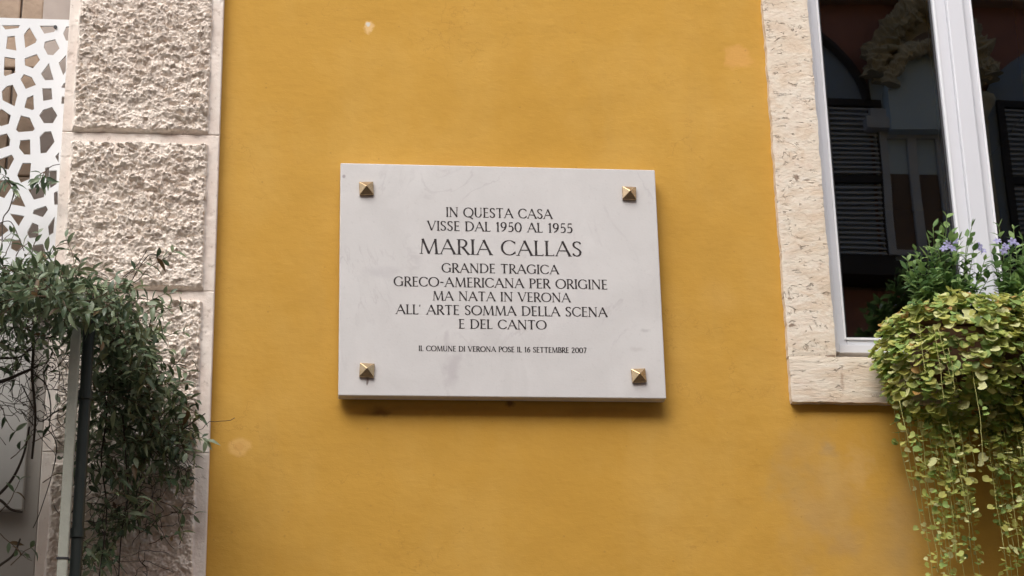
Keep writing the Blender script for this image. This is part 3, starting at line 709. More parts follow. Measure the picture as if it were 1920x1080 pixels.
# lettering: a flared roman hand drawn stroke by stroke (cap height 1)
TH, TN = 0.118, 0.052
def arc(cx, cy, rx, ry, a0, a1, n=None):
    n = n or max(6, int(abs(a1 - a0) / 12))
    return ('p', [(cx + rx * math.cos(R(a0 + (a1 - a0) * i / n)), cy + ry * math.sin(R(a0 + (a1 - a0) * i / n))) for i in range(n + 1)])
def L(x0, y0, x1, y1, w): return ('l', (x0, y0), (x1, y1), w)
def serif(x, y, w=.24): return L(x - w / 2, y + (.018 if y < .5 else -.018), x + w / 2, y + (.018 if y < .5 else -.018), .036)
def stem(x, w=TH, s=True): return [L(x, 0, x, 1, w)] + ([serif(x, 0), serif(x, 1)] if s else [])
GL = {
 'I': (.28, stem(.14)),
 'A': (.90, [L(.06, 0, .45, .985, TN), L(.43, .985, .84, 0, TH), L(.20, .36, .70, .36, TN), serif(.06, 0, .2), serif(.84, 0, .22)]),
 'B': (.64, stem(.14) + [L(.14, .974, .32, .974, TN), L(.14, .52, .34, .52, TN), L(.14, .026, .34, .026, TN), arc(.31, .747, .215, .227, -90, 90), arc(.33, .273, .255, .247, -90, 90)]),
 'C': (.86, [arc(.48, .5, .41, .474, 42, 318), L(.80, .74, .80, .90, TN), L(.80, .26, .80, .12, TN)]),
 'D': (.88, stem(.14) + [L(.14, .974, .36, .974, TN), L(.14, .026, .36, .026, TN), arc(.35, .5, .44, .474, -90, 90)]),
 'E': (.58, stem(.14) + [L(.14, .974, .52, .974, TN), L(.14, .51, .46, .51, TN), L(.14, .026, .54, .026, TN), L(.515, .90, .515, .98, .03), L(.535, .02, .535, .11, .03), L(.46, .45, .46, .57, .03)]),
 'G': (.92, [arc(.48, .5, .41, .474, 42, 318), L(.80, .74, .80, .90, TN), L(.80, .06, .80, .42, TH), serif(.80, .455, .24)]),
 'L': (.56, stem(.14) + [L(.14, .026, .54, .026, TN), L(.53, .02, .53, .13, .035)]),
 'M': (1.10, [L(.12, 0, .19, .99, TN), L(.19, .99, .55, .02, TH), L(.55, .02, .90, .99, TN), L(.90, .99, .98, 0, TH), serif(.12, 0, .2), serif(.98, 0, .24)]),
 'N': (.90, [L(.13, 0, .13, 1, TN), L(.13, .97, .76, .02, TH), L(.76, 0, .76, 1, TN), serif(.13, 0, .22), serif(.76, 1, .22), serif(.10, 1, .14)]),
 'O': (1.0, [arc(.5, .5, .44, .474, 0, 360, 30)]),
 'P': (.62, stem(.14) + [L(.14, .974, .33, .974, TN), L(.14, .47, .33, .47, TN), arc(.32, .722, .24, .252, -90, 90)]),
 'Q': (1.0, [arc(.5, .5, .44, .474, 0, 360, 30), L(.52, .10, .93, -.16, .10)]),
 'R': (.72, stem(.14) + [L(.14, .974, .33, .974, TN), L(.14, .49, .33, .49, TN), arc(.32, .732, .23, .242, -90, 90), L(.33, .49, .68, .0, TH), serif(.69, 0, .14)]),
 'S': (.60, [('p', [(.50, .84), (.43, .94), (.30, .974), (.17, .93), (.11, .82), (.12, .69), (.20, .59), (.32, .51), (.44, .41), (.50, .29), (.47, .14), (.38, .05), (.27, .026), (.14, .07), (.08, .18)]), L(.50, .80, .50, .93, .04), L(.08, .08, .08, .22, .04)]),
 'T': (.76, [L(.38, 0, .38, .97, TH), serif(.38, 0), L(.05, .974, .71, .974, TN), L(.06, .86, .06, .98, .035), L(.70, .86, .70, .98, .035)]),
 'U': (.84, [L(.15, .34, .15, 1, TH), serif(.15, 1), L(.69, .34, .69, 1, TN), serif(.69, 1, .2), arc(.42, .34, .27, .314, 180, 360)]),
 'V': (.86, [L(.07, 1, .43, .01, TH), L(.43, .01, .78, 1, TN), serif(.07, 1, .22), serif(.78, 1, .2)]),
 '0': (.72, [arc(.36, .5, .28, .474, 0, 360, 26)]),
 '1': (.40, [L(.22, 0, .22, 1, TH), serif(.22, 0), L(.08, .84, .22, .97, TN)]),
 '2': (.64, [('p', [(.10, .78), (.17, .92), (.30, .974), (.44, .92), (.50, .78), (.46, .62), (.34, .44), (.20, .24), (.08, .05)]), L(.06, .04, .58, .04, .09)]),
 '5': (.60, [L(.17, .95, .50, .95, .09), L(.17, .95, .14, .52, TN), ('p', [(.14, .52), (.24, .60), (.36, .60), (.47, .50), (.51, .33), (.47, .16), (.36, .05), (.22, .026), (.08, .08)])]),
 '6': (.66, [('p', [(.52, .95), (.34, .86), (.20, .68), (.12, .45), (.12, .28)]), arc(.34, .30, .22, .275, 0, 360, 22)]),
 '7': (.62, [L(.06, .95, .56, .95, .09), L(.55, .94, .22, 0, .10)]),
 '9': (.66, [('p', [(.14, .05), (.32, .14), (.46, .32), (.54, .55), (.54, .72)]), arc(.32, .70, .22, .275, 0, 360, 22)]),
 '-': (.42, [L(.06, .46, .36, .46, .08)]),
 "'": (.22, [L(.12, 1, .08, .80, .07)]),
 ' ': (.40, []),
}
def write(text, x0, x1, yb, yt, name_label, bold=1.22):
    adv = 0.0; pos = []
    for ch in text:
        w_, st = GL[ch]; pos.append((adv, st)); adv += w_ + 0.045
    adv -= 0.045
    pa = P(x0, yb, FRONT); pb = P(x1, yb, FRONT); top = P(x0, yt, FRONT)
    # the rows run level on the slab
    zbase = (P(x0, yb - (x0 - 940) * 0.0, FRONT).z + P(x1, yb, FRONT).z) / 2
    H = P((x0 + x1) / 2, yt, FRONT).z - P((x0 + x1) / 2, yb, FRONT).z
    zbase = P((x0 + x1) / 2, yb, FRONT).z
    sx = (pb.x - pa.x) / adv; mb = MB(); k = 0
    for ox, st in pos:
        for s__ in st:
            k += 1; y1 = WALL - FRONT - 0.00035 - 0.00005 * (k % 7)
            if s__[0] == 'l':
                pts = [s__[1], s__[2]]; ws = [s__[3] * (1.12 if abs(s__[3] - TH) < .001 else 1)] * 2
                if abs(s__[3] - TH) < .001: 
                    (ax, ay), (bx, by) = pts; pts = [(ax, ay), ((ax + bx) / 2, (ay + by) / 2), (bx, by)]; ws = [TH * 1.18, TH * .92, TH * 1.18]
            else:
                pts = s__[1]; ws = []
                for i in range(len(pts)):
                    q0 = pts[max(0, i - 1)]; q1 = pts[min(len(pts) - 1, i + 1)]
                    if i in (0, len(pts) - 1) and math.hypot(pts[0][0] - pts[-1][0], pts[0][1] - pts[-1][1]) < 1e-6: q0, q1 = pts[-2], pts[1]
                    dx, dy = q1[0] - q0[0], q1[1] - q0[1]; l_ = math.hypot(dx, dy) + 1e-9
                    ws.append(TN + (TH * 1.06 - TN) * (abs(dy) / l_) ** 1.6)
            n = len(pts); vs = []
            closed = n > 3 and math.hypot(pts[0][0] - pts[-1][0], pts[0][1] - pts[-1][1]) < 1e-6
            for i in range(n):
                q0 = pts[max(0, i - 1)]; q1 = pts[min(n - 1, i + 1)]
                if closed and i in (0, n - 1): q0, q1 = pts[-2], pts[1]
                dx, dy = q1[0] - q0[0], q1[1] - q0[1]; l_ = math.hypot(dx, dy) + 1e-9; nx, ny = -dy / l_, dx / l_
                for sg in (-1, 1):
                    ux = pts[i][0] + nx * ws[i] / 2 * sg * bold; uy = pts[i][1] + ny * ws[i] / 2 * sg * bold
                    vs.append((pa.x + (ox + ux) * sx, y1, zbase + uy * H))
            fs = [(2 * i, 2 * i + 1, 2 * i + 3, 2 * i + 2) for i in range(n - 1)]
            # sides
            b2 = len(vs); vs += [(x, WALL - FRONT + .0002, z) for x, _, z in vs]
            for i in range(n - 1):
                fs.append((2 * i, 2 * i + 2, b2 + 2 * i + 2, b2 + 2 * i)); fs.append((2 * i + 1, b2 + 2 * i + 1, b2 + 2 * i + 3, 2 * i + 3))
            if not closed: fs += [(0, b2, b2 + 1, 1), (2 * n - 2, 2 * n - 1, b2 + 2 * n - 1, b2 + 2 * n - 2)]
            mb.add(vs, fs)
    o = part(mb, 'inscription_line', M_PAINT, pq); o['label'] = 'engraved dark line reading ' + text
write('IN QUESTA CASA', 836, 1036, 408.5, 390.5, '')
write('VISSE DAL 1950 AL 1955', 801, 1074, 434.5, 416.5, '')
write('MARIA CALLAS', 786, 1092, 478.5, 450, '', 1.02)
write('GRANDE TRAGICA', 828, 1048, 512.5, 495, '')
write('GRECO-AMERICANA PER ORIGINE', 738, 1139, 539.5, 521.5, '')
write('MA NATA IN VERONA', 811, 1070, 565, 547.5, '')
write("ALL' ARTE SOMMA DELLA SCENA", 742, 1139, 591.5, 573.5, '')
write('E DEL CANTO', 860, 1025, 617, 599.5, '')
write('IL COMUNE DI VERONA POSE IL 16 SETTEMBRE 2007', 785, 1100, 660, 650, '', 1.6)

# ------------------------------------------------------------------ plants
def leaf_lance(l, w_, mat, fold=.25, curl=.25):
    mb = MB(); n = 4; vs = []
    prof = [0.0, .75, 1.0, .7, 0.0]
    for i in range(n + 1):
        u = i / n; y = u * l; z = -curl * l * u * u; ww = prof[i] * w_ / 2
        vs += [(-ww, y, z + fold * ww), (0, y, z), (ww, y, z + fold * ww)]
    fs = []
    for i in range(n):
        b = i * 3
        if i == 0: fs += [(1, 4, 3), (1, 5, 4)]
        elif i == n - 1: fs += [(b, b + 1, b + 4), (b + 1, b + 2, b + 4)]
        else: fs += [(b, b + 1, b + 4, b + 3), (b + 1, b + 2, b + 5, b + 4)]
    mb.add(vs, fs)
    return mb, mat
def leaf_heart(l, w_, mat, cup=.25, notch=.28):
    mb = MB(); vs = [(0, l * .30, -cup * l * .25)]; n = 12
    for i in range(n):
        a = 2 * math.pi * i / n - math.pi / 2        # starts at the notch (stalk side)
        r = 1.0 - (notch * 1.6 if i == 0 else 0) + (0.03 if i in (1, 2, n - 1, n - 2) else 0)
        x = math.cos(a) * w_ / 2 * r; y = l * .5 + math.sin(a) * l / 2 * r
        if i == n // 2: y += l * .05
        vs.append((x, y, cup * ((x / w_) ** 2 * 2.0 + 0.12 * math.sin(a * 3)) * l))
    mb.add(vs, [(0, i + 1, (i + 1) % n + 1) for i in range(n)])
    return mb, mat


def clean(mb):
    """drop unused vertices"""
    used = sorted({i for f in mb.f for i in f}); mp = {a: i for i, a in enumerate(used)}
    mb.v = [mb.v[i] for i in used]; mb.f = [tuple(mp[i] for i in f) for f in mb.f]
    return mb


class Plant:
    """collects leaves (template, matrix) and writes the largest ones as parts, the rest as stuff"""
    def __init__(s, name, label, cat, loc, leafname='leaf'):
        s.root = thing(name, label, cat, loc); s.leaves = []; s.leafname = leafname
    def leaf(s, tmpl, pos, direc, up, sc):
        d = Vector(direc).normalized(); u = Vector(up); x = d.cross(u)
        if x.length < 1e-4: x = d.orthogonal()
        x.normalize(); z = x.cross(d)
        m_ = Matrix((x * sc, d * sc, z * sc)).transposed().to_4x4(); m_.translation = Vector(pos)
        s.leaves.append((tmpl, m_, sc))
    def finish(s, tmpls, mats, nparts=300, key=None):
        meshes = []
        for mb, mi in tmpls:
            clean(mb)
            x = MB(); x.v = list(mb.v); x.f = list(mb.f); x.m = [0] * len(mb.f)
            meshes.append(x.mesh(s.leafname, mats[mi], smooth=True))
        base = Vector(s.root.location)
        def score(L_):
            p = L_[1].translation; v = p - CAM; z = v.dot(FW)
            X = 960 + FPX * v.dot(RT) / z; Y = 540 - FPX * v.dot(UP) / z
            if X < 2 or X > 1918 or Y < 2 or Y > 1078: return -1
            return L_[2] * 1.0 + (WALL - p.y) * (key or 0.6)
        order = sorted(range(len(s.leaves)), key=lambda i: -score(s.leaves[i]))
        for i in order[:nparts]:
            tm, m_, _ = s.leaves[i]; o = bpy.data.objects.new(s.leafname, meshes[tm]); link(o, s.root)
            mm = m_.copy(); mm.translation -= base; o.matrix_local = mm
        rest = order[nparts:]
        if rest:
            big = MB()
            for i in rest:
                tm, m_, _ = s.leaves[i]; src, mi = tmpls[tm]
                vs = [(m_ @ Vector(v)) - base for v in src.v]; big.add(vs, src.f, mi)
            o = big.build('foliage', mats, s.root, smooth=True); o['kind'] = 'stuff'


def walk(p, d, n, step, jit, grav, rnd):
    pts = [Vector(p)]; d = Vector(d).normalized()
    for i in range(n):
        d = (d + Vector((rnd.gauss(0, jit), rnd.gauss(0, jit), rnd.gauss(0, jit) - grav))).normalized()
        q = pts[-1] + d * step
        if q.y > WALL - .045: q.y = WALL - .045 - rnd.random() * .01; d.y = -abs(d.y) * .3
        pts.append(q)
    return pts

# --- jasmine
rnd = random.Random(77)
jas = Plant('jasmine_vine', 'dark green climbing jasmine spilling over the post in front of the stone pilaster', 'climbing plant', (P(140, 900, .3).x, WALL - .3, 0.11))
JT = []
for (l, w_, f, c_) in ((.036, .0135, .3, .3), (.042, .013, .5, .55), (.030, .013, .2, .1)):
    for mi in range(5): JT.append(leaf_lance(l, w_, mi, f, c_))
def pick(weights):
    r = rnd.random() * sum(weights); k = 0
    for i, w_ in enumerate(weights):
        k += w_
        if r < k: return i
    return 0
JW = [.24, .32, .27, .15, .02]
def vine(plant, start, direc, n, step, jit, grav, stems, weights=JW, rad=.0011, lsc=(.52, .98), tip=False, every=1):
    pts = walk(start, direc, n, step, jit, grav, rnd)
    stems.tube(pts, [rad * (1 - .6 * i / len(pts)) for i in range(len(pts))], 4)
    for i in range(1, len(pts)):
        if i % every: continue
        d = (pts[i] - pts[i - 1]).normalized(); side = d.cross(Vector((rnd.gauss(0, 1), rnd.gauss(0, 1), rnd.gauss(0, 1)))).normalized()
        for sg in (1, -1):
            if rnd.random() < .12: continue
            dd = side * sg + d * .7 + Vector((0, -.25, -.02)) + Vector((rnd.gauss(0, .25), rnd.gauss(0, .25), rnd.gauss(0, .25)))
            up = Vector((0, -.4, 1)) + Vector((rnd.gauss(0, .55), rnd.gauss(0, .55), rnd.gauss(0, .55)))
            ti = rnd.randrange(3) * 5 + pick(weights)
            plant.leaf(ti, pts[i], dd, up, rnd.uniform(*lsc))
    return pts
stems = MB()
# (px, py, depth, spread x, spread y, spread depth, vines, length n, gravity)
JB = [
 (-160, 530, .45, 150, 26, .22, 50, 7, .10), (20, 525, .50, 70, 24, .2, 48, 6, .10), (100, 540, .48, 55, 26, .2, 44, 6, .12), (180, 560, .42, 45, 30, .18, 44, 7, .12),
 (228, 610, .32, 36, 42, .14, 44, 7, .12), (250, 690, .22, 38, 52, .10, 40, 7, .12), (278, 765, .17, 42, 48, .08, 34, 7, .12), (205, 710, .22, 30, 80, .10, 30, 7, .15),
 (205, 830, .16, 40, 60, .07, 22, 7, .15), (300, 830, .14, 38, 36, .06, 24, 6, .12), (330, 770, .12, 20, 50, .05, 9, 5, .1), (335, 870, .10, 18, 26, .04, 6, 4, .1), (225, 960, .12, 50, 45, .06, 12, 6, .15), (190, 1045, .14, 45, 40, .06, 12, 6, .1), (285, 905, .12, 36, 36, .05, 8, 6, .1),
 (-120, 620, .3, 130, 26, .2, 30, 7, .2), (60, 600, .35, 60, 14, .15, 14, 6, .15),
]
for (px, py, dp, sx_, sy_, sd_, nv_, n_, gr_) in JB:
    for k in range(int(nv_ * 1.45)):
        st = P(px + rnd.gauss(0, sx_ * .5), py + rnd.gauss(0, sy_ * .55), max(.06, dp + rnd.gauss(0, sd_ * .5)))
        vine(jas, st, (rnd.gauss(0, 1), rnd.gauss(0, .5), rnd.gauss(0, .6)), rnd.randint(max(3, n_ - 4), n_), .015, .38, gr_, stems)
# the roof of foliage that reaches out over the pavement, sinking outwards
for k in range(170):
    dd = .10 + rnd.random() * .65
    q = P(rnd.uniform(-400, 175 - 70 * dd), 545 + rnd.gauss(0, 16), dd)
    vine(jas, q, (rnd.gauss(0, 1), rnd.gauss(0, .6), rnd.gauss(0, .2)), 6, .018, .3, .10, stems)
# unseen jasmine canopy added past the left edge to shade the lower left
for k in range(520):
    dd = .05 + rnd.random() * 1.25; x_ = P(-190, 560, dd).x - rnd.random() * 2.0
    vine(jas, (x_, WALL - dd, P(0, 560, .35).z + rnd.gauss(0, .04) - .16 * max(0, dd - .3)), (rnd.gauss(0, 1), rnd.gauss(0, 1), rnd.gauss(0, .25)), 7, .024, .3, .05, stems, lsc=(1.0, 1.5))
# loose sprays and tendrils that stand off the mass
def spray(px, py, dp, d, n, grav=.0, jit=.18, every=2, step=.014, sc=(.6, .95), wts=JW):
    return vine(jas, P(px, py, dp), d, n, step, jit, grav, stems, wts, .0013, sc, every=every)
for (px, py, dp, d, n) in [(250, 530, .3, (1, 0, .8), 9), (235, 520, .3, (.9, 0, .9), 7), (60, 475, .3, (-.2, 0, 1), 4), (30, 480, .35, (.3, 0, 1), 3), (100, 495, .4, (.2, 0, 1), 3), (0, 475, .3, (-.1, 0, 1), 4),
                           (318, 800, .14, (1, 0, .25), 4), (310, 700, .14, (1, 0, .5), 5), (340, 860, .1, (.5, 0, -1), 5), (280, 640, .16, (.8, 0, .3), 6), (270, 590, .2, (1, 0, .4), 6), (10, 480, .3, (.2, 0, 1), 4),
                           (300, 940, .1, (.8, 0, -.5), 6), (280, 1020, .1, (1, 0, .1), 6), (260, 560, .2, (1, 0, -.2), 6),
                           (100, 660, .3, (-.3, -.2, -.6), 7), (140, 640, .4, (-.8, -.2, -.5), 6), (90, 700, .3, (.5, 0, .3), 6), (60, 830, .2, (.6, -.1, .3), 7), (20, 860, .2, (.8, -.1, .5), 6),
                           (0, 960, .2, (.5, -.1, .4), 6), (0, 1000, .2, (.4, -.1, -.5), 7), (20, 1060, .2, (.5, 0, .6), 5), (0, 760, .25, (.4, -.1, -.6), 6), (0, 640, .3, (.4, 0, -.4), 7), (50, 640, .3, (-.2, 0, -.8), 7),
                           (150, 700, .38, (.6, -.1, .2), 5), (190, 930, .25, (.7, -.1, .2), 6), (320, 960, .08, (.6, 0, -.2), 4), (110, 720, .3, (.2, -.1, .6), 6), (80, 905, .2, (.5, -.2, .4), 5)]:
    spray(px, py, dp, d, n)
# small sprig against the cut-out panel
for d in ((-.3, -.1, -1), (.2, -.1, -.9), (-.6, 0, -.4)): spray(84, 322, .02 if False else .06, d, 4, .1, .2, 1, .010, (.6, .85), [.6, .3, .1, 0, 0])
spray(6, 330, .08, (.2, 0, -.3), 4, 0, .2, 1, .012, (.8, 1.1), [.5, .4, 0, .1, 0])
spray(22, 345, .08, (-.3, 0, .4), 3, 0, .2, 1, .012, (.7, 1.0), [.7, .3, 0, 0, 0])
def curve(pts, rad, n=8):
    """smooth line through facade points given as (px, py, depth)"""
    V = [P(*p) for p in pts]; out = []
    for i in range(len(V) - 1):
        a_, b_, c_, d_ = V[max(0, i - 1)], V[i], V[i + 1], V[min(len(V) - 1, i + 2)]
        for k in range(n):
            u = k / n; out.append(.5 * ((2 * b_) + (c_ - a_) * u + (2 * a_ - 5 * b_ + 4 * c_ - d_) * u * u + (3 * b_ - a_ - 3 * c_ + d_) * u ** 3))
    out.append(V[-1]); r0_, r1_ = rad if isinstance(rad, tuple) else (rad, rad)
    return out, [r0_ + (r1_ - r0_) * i / (len(out) - 1) for i in range(len(out))]
fine_st = MB()
for pts, rd in [
    ([(22, 345, .08), (28, 352, .08), (18, 390, .1), (6, 410, .12), (4, 450, .2)], .0016),
    ([(84, 322, .06), (98, 311, .03), (112, 308, 0)], .0010),
    ([(0, 418, .15), (20, 416, .15), (35, 445, .2), (45, 470, .3)], .0012),
    ([(240, 540, .3), (262, 500, .28), (280, 478, .25), (295, 480, .25), (296, 500, .25)], .0012),
    ([(230, 520, .3), (255, 500, .28), (275, 470, .25)], .0010),
    ([(325, 815, .13), (350, 800, .12), (385, 775, .12)], .0013),
]:
    a_, b_ = curve(pts, rd); tm_ = MB(); tm_.tube(a_, b_, 5); part(tm_, 'tendril', M_BARK, jas.root, smooth=True)
for pts, rd in [
    ([(-60, 610, .32), (0, 602, .32), (30, 600, .32), (52, 615, .32), (62, 650, .31), (60, 700, .30), (64, 745, .28), (66, 790, .26), (60, 860, .2)], (.0042, .0026)),
    ([(-60, 730, .3), (0, 716, .3), (40, 700, .31), (62, 690, .3), (90, 678, .3)], (.0050, .0020)),
    ([(22, 580, .34), (26, 610, .33), (35, 640, .33)], (.0035, .0020)),
    ([(0, 672, .3), (40, 668, .3), (70, 640, .3), (100, 630, .32), (130, 605, .36)], (.0024, .0016)),
    ([(60, 620, .3), (90, 612, .32), (120, 590, .36)], (.0018, .0018)),
    ([(-30, 945, .2), (0, 925, .2), (25, 895, .2), (45, 850, .2), (55, 800, .2)], (.0040, .0022)),
    ([(-30, 930, .2), (0, 938, .2), (20, 955, .2), (42, 960, .2)], (.0038, .0026)),
    ([(-40, 1090, .2), (0, 1060, .2), (25, 1040, .2), (38, 1010, .2)], (.0038, .0018)),
    ([(40, 720, .28), (60, 760, .26), (75, 790, .25), (100, 775, .28), (130, 760, .33)], (.0016, .0012)),
    ([(60, 700, .3), (85, 720, .3), (95, 760, .28), (92, 800, .25)], (.0016, .0012)),
    ([(85, 800, .2), (105, 830, .2), (100, 880, .18), (75, 960, .16), (62, 990, .15)], (.0012, .0010)),
    ([(230, 780, .2), (236, 860, .18), (240, 930, .15), (228, 1000, .13), (222, 1090, .12)], (.0018, .0014)),
    ([(190, 700, .25), (200, 780, .2), (190, 860, .18), (200, 960, .16), (185, 1090, .15)], (.0022, .0016)),
    ([(280, 800, .15), (270, 870, .13), (255, 940, .12), (262, 1000, .1)], (.0014, .0012)),
]:
    a_, b_ = curve(pts, rd); tm_ = MB(); tm_.tube(a_, b_, 7); part(tm_, 'stem', M_BARK, jas.root, smooth=True)
for k in range(110):      # tangle of leafless twigs under the canopy
    st = P(rnd.uniform(-40, 120), rnd.uniform(600, 800), rnd.uniform(.15, .38))
    pts = walk(st, (rnd.gauss(0, 1), rnd.gauss(0, .4), rnd.gauss(0, .8)), rnd.randint(7, 14), .011, .33, .0, rnd)
    fine_st.tube(pts, .00085, 4)
for k in range(60):
    st = P(rnd.uniform(160, 340), rnd.uniform(680, 1080), rnd.uniform(.06, .2))
    pts = walk(st, (rnd.gauss(0, 1), rnd.gauss(0, .4), rnd.gauss(0, 1)), rnd.randint(7, 14), .012, .33, .03, rnd)
    fine_st.tube(pts, .0009, 4)
jas.finish(JT, M_JAS, 300)
part(stems, 'leafy_twigs', M_TWIG, jas.root, smooth=True)['kind'] = 'stuff'; part(fine_st, 'bare_twigs', M_BARK, jas.root, smooth=True)['kind'] = 'stuff'

# --- flower box on the sill with the trailing plant
bxl = P(1715, 640, .10).x; bxr = bxl + 0.62; bz = P(1800, 700, .1).z
fb = thing('flower_box', 'brown flower box on the window sill, hidden under the trailing leaves', 'flower box', ((bxl + bxr) / 2, WALL - .11, bz))
mb = MB(); mb.box(bxl, bxr, WALL - .17, WALL - .03, bz - .02, bz + .10); part(mb, 'trough', M_TERRA, fb, bevel=.006)
mb = MB(); mb.box(bxl - .008, bxr + .008, WALL - .176, WALL - .024, bz + .1005, bz + .112); part(mb, 'rim', M_TERRA, fb, bevel=.003)
mb = MB(); mb.box(bxl + .012, bxr - .012, WALL - .165, WALL - .04, bz + .1125, bz + .117); part(mb, 'soil', M_BARK, fb)

rnd = random.Random(31)
tr = Plant('trailing_plant', 'yellow-green round-leaved plant spilling over the window box in long hanging strands', 'trailing plant', ((bxl + bxr) / 2, WALL - .11, bz + .17))
DT = []
for (l, w_, cu_) in ((.022, .027, .22), (.019, .023, .45), (.024, .026, .1)):
    for mi in range(6): DT.append(leaf_heart(l, w_, mi, cu_))
def dpick(z01):
    """yellow on top, greener below"""
    a_ = max(0, min(1, z01))
    ws = [.10 + .28 * a_, .34, .34 - .18 * a_, .10 + .08 * (1 - a_), .12 - .08 * a_, .02 + .04 * a_]
    return pick(ws)
cb = P(1815, 655, .16); ztop = P(1815, 545, .16).z; zbot = P(1815, 790, .2).z
rx_, ry_, rz_ = P(1815, 655, .16).x - P(1653, 655, .16).x, .175, (ztop - zbot) / 2
def mound(cx, cz, rx, ry, rz, n):
    for k in range(n):
        # random direction on the half ellipsoid that faces out
        while True:
            v = Vector((rnd.gauss(0, 1), rnd.gauss(0, 1), rnd.gauss(0, 1))).normalized()
            if v.y < .55: break
        rr = 1 - abs(rnd.gauss(0, .07)); bump_ = 1 + .22 * mnoise.noise(v * 2.2 + Vector((cx, 0, 0)))
        p = Vector((cx + v.x * rx * rr * bump_, WALL - .13 + v.y * ry * rr * bump_, cz + v.z * rz * rr * bump_))
        if p.y > WALL - .03: p.y = WALL - .03 - rnd.random() * .05
        z01 = (p.z - (cz - rz)) / (2 * rz)
        out = Vector((v.x, v.y * 1.1 - .3, v.z * .5 + .25))
        d = Vector((rnd.gauss(0, .6), -.8 + rnd.gauss(0, .3), -.75 + rnd.gauss(0, .35))) + Vector((v.x * .4, 0, 0))
        up = out + Vector((0, -.25, .9)) + Vector((rnd.gauss(0, .4), rnd.gauss(0, .4), rnd.gauss(0, .4)))
        tr.leaf(rnd.randrange(3) * 6 + dpick(z01 + rnd.gauss(0, .2)), p, d, up, rnd.choice((.6, .75, .9, 1, 1.1, 1.25)))
mound(cb.x, (ztop + zbot) / 2, rx_, ry_, rz_, 2300)
mound(cb.x + .22, (ztop + zbot) / 2 + .01, rx_, ry_ * 1.05, rz_, 1500)
def strand(x, y, z, length, lean, dens=1.0, sc=1.0):
    pts = [Vector((x, y, z))]; n = int(length / .014); d = Vector((lean, 0, -1)).normalized(); ph = rnd.random() * 6
    for i in range(n):
        d = (Vector((lean + .05 * math.sin(ph + i * .25), .03 * math.cos(ph + i * .2), -1)) + Vector((rnd.gauss(0, .05), rnd.gauss(0, .05), 0))).normalized()
        q = pts[-1] + d * .014
        if q.y > WALL - .02: q.y = WALL - .02
        pts.append(q)
    st_ = MB(); st_.tube(pts, .0007, 5); part(st_, 'strand', M_STEMY, tr.root, smooth=True)
    for i in range(2, len(pts)):
        fr_ = i / len(pts)
        if rnd.random() > dens * (.95 - .2 * fr_): continue
        for sg in ((1, -1) if rnd.random() < .35 else (rnd.choice((1, -1)),)):
            side = Vector((sg * rnd.uniform(.3, 1), rnd.uniform(-1, .2), -.25 + rnd.gauss(0, .25)))
            up = Vector((rnd.gauss(0, .4), -.75 + rnd.gauss(0, .4), .9))
            if rnd.random() < .25: up = Vector((rnd.gauss(0, .4), -1, .3))
            off = side.normalized() * .006
            tr.leaf(rnd.randrange(3) * 6 + pick([.28, .30, .20, .18, .04, .0]), pts[i] + off, side, up, sc * rnd.uniform(.36, .98) * (1.08 - .33 * fr_))
def zof(px, py, d): return P(px, py, d)
# first group of strands, 1680-1790, second 1840-1920 and on beyond the frame
for px, top, bot, dp, lean, dens in [
    (1676, 760, 935, .05, .16, .75), (1690, 765, 1010, .07, .13, .6), (1703, 750, 1100, .10, .10, .7), (1716, 750, 1080, .12, .09, .85), (1728, 750, 1100, .10, .07, .8),
    (1736, 750, 1120, .15, .06, .9), (1746, 760, 1130, .12, .05, .9), (1757, 760, 1060, .17, .05, .9), (1768, 760, 1110, .12, .03, .9), (1776, 770, 1000, .10, .02, .8),
    (1786, 780, 1130, .08, .07, .55), (1800, 790, 960, .07, .02, .4), (1795, 770, 1030, .14, .0, .6), (1710, 740, 880, .15, .1, .9), (1742, 740, 900, .17, .08, .9), (1764, 740, 930, .18, .05, .9)]:
    p = zof(px, top, dp); q = zof(px, bot, dp); strand(p.x, p.y, p.z, p.z - q.z, lean * .6, dens)
for k in range(13):
    px = rnd.uniform(1684, 1800); dp = rnd.uniform(.07, .22); top = rnd.uniform(690, 780); bot = rnd.choice((840, 880, 920, 980, 1060, 1120)); px += (38 if bot > 900 and px < 1735 else 0)
    p = zof(px, top, dp); q = zof(px, bot, dp); strand(p.x, p.y, p.z, p.z - q.z, rnd.uniform(.03, .09), .95, 1.1)
for k in range(34):
    px = rnd.uniform(1838, 1935); dp = rnd.uniform(.06, .2); top = rnd.uniform(720, 780); bot = rnd.choice((900, 960, 1040, 1120, 1150))
    p = zof(px, top, dp); q = zof(px, bot, dp); strand(p.x, p.y, p.z, p.z - q.z, rnd.uniform(.0, .08), .85, 1.1)
for k in range(26):
    px = rnd.uniform(1935, 2110); dp = rnd.uniform(.06, .2); top = rnd.uniform(720, 780); bot = rnd.choice((900, 1000, 1100, 1200))
    p = zof(px, top, dp); q = zof(px, bot, dp); strand(p.x, p.y, p.z, p.z - q.z, rnd.uniform(.0, .05), .8, 1.0)
# strands lying over the mound
for k in range(5):
    px = rnd.uniform(1720, 1930); p = P(px, rnd.uniform(600, 680), .31); strand(p.x, p.y + .02, p.z, rnd.uniform(.12, .26), rnd.uniform(-.02, .12), .5, 1.0)
tr.finish(DT, M_DIC, 300)

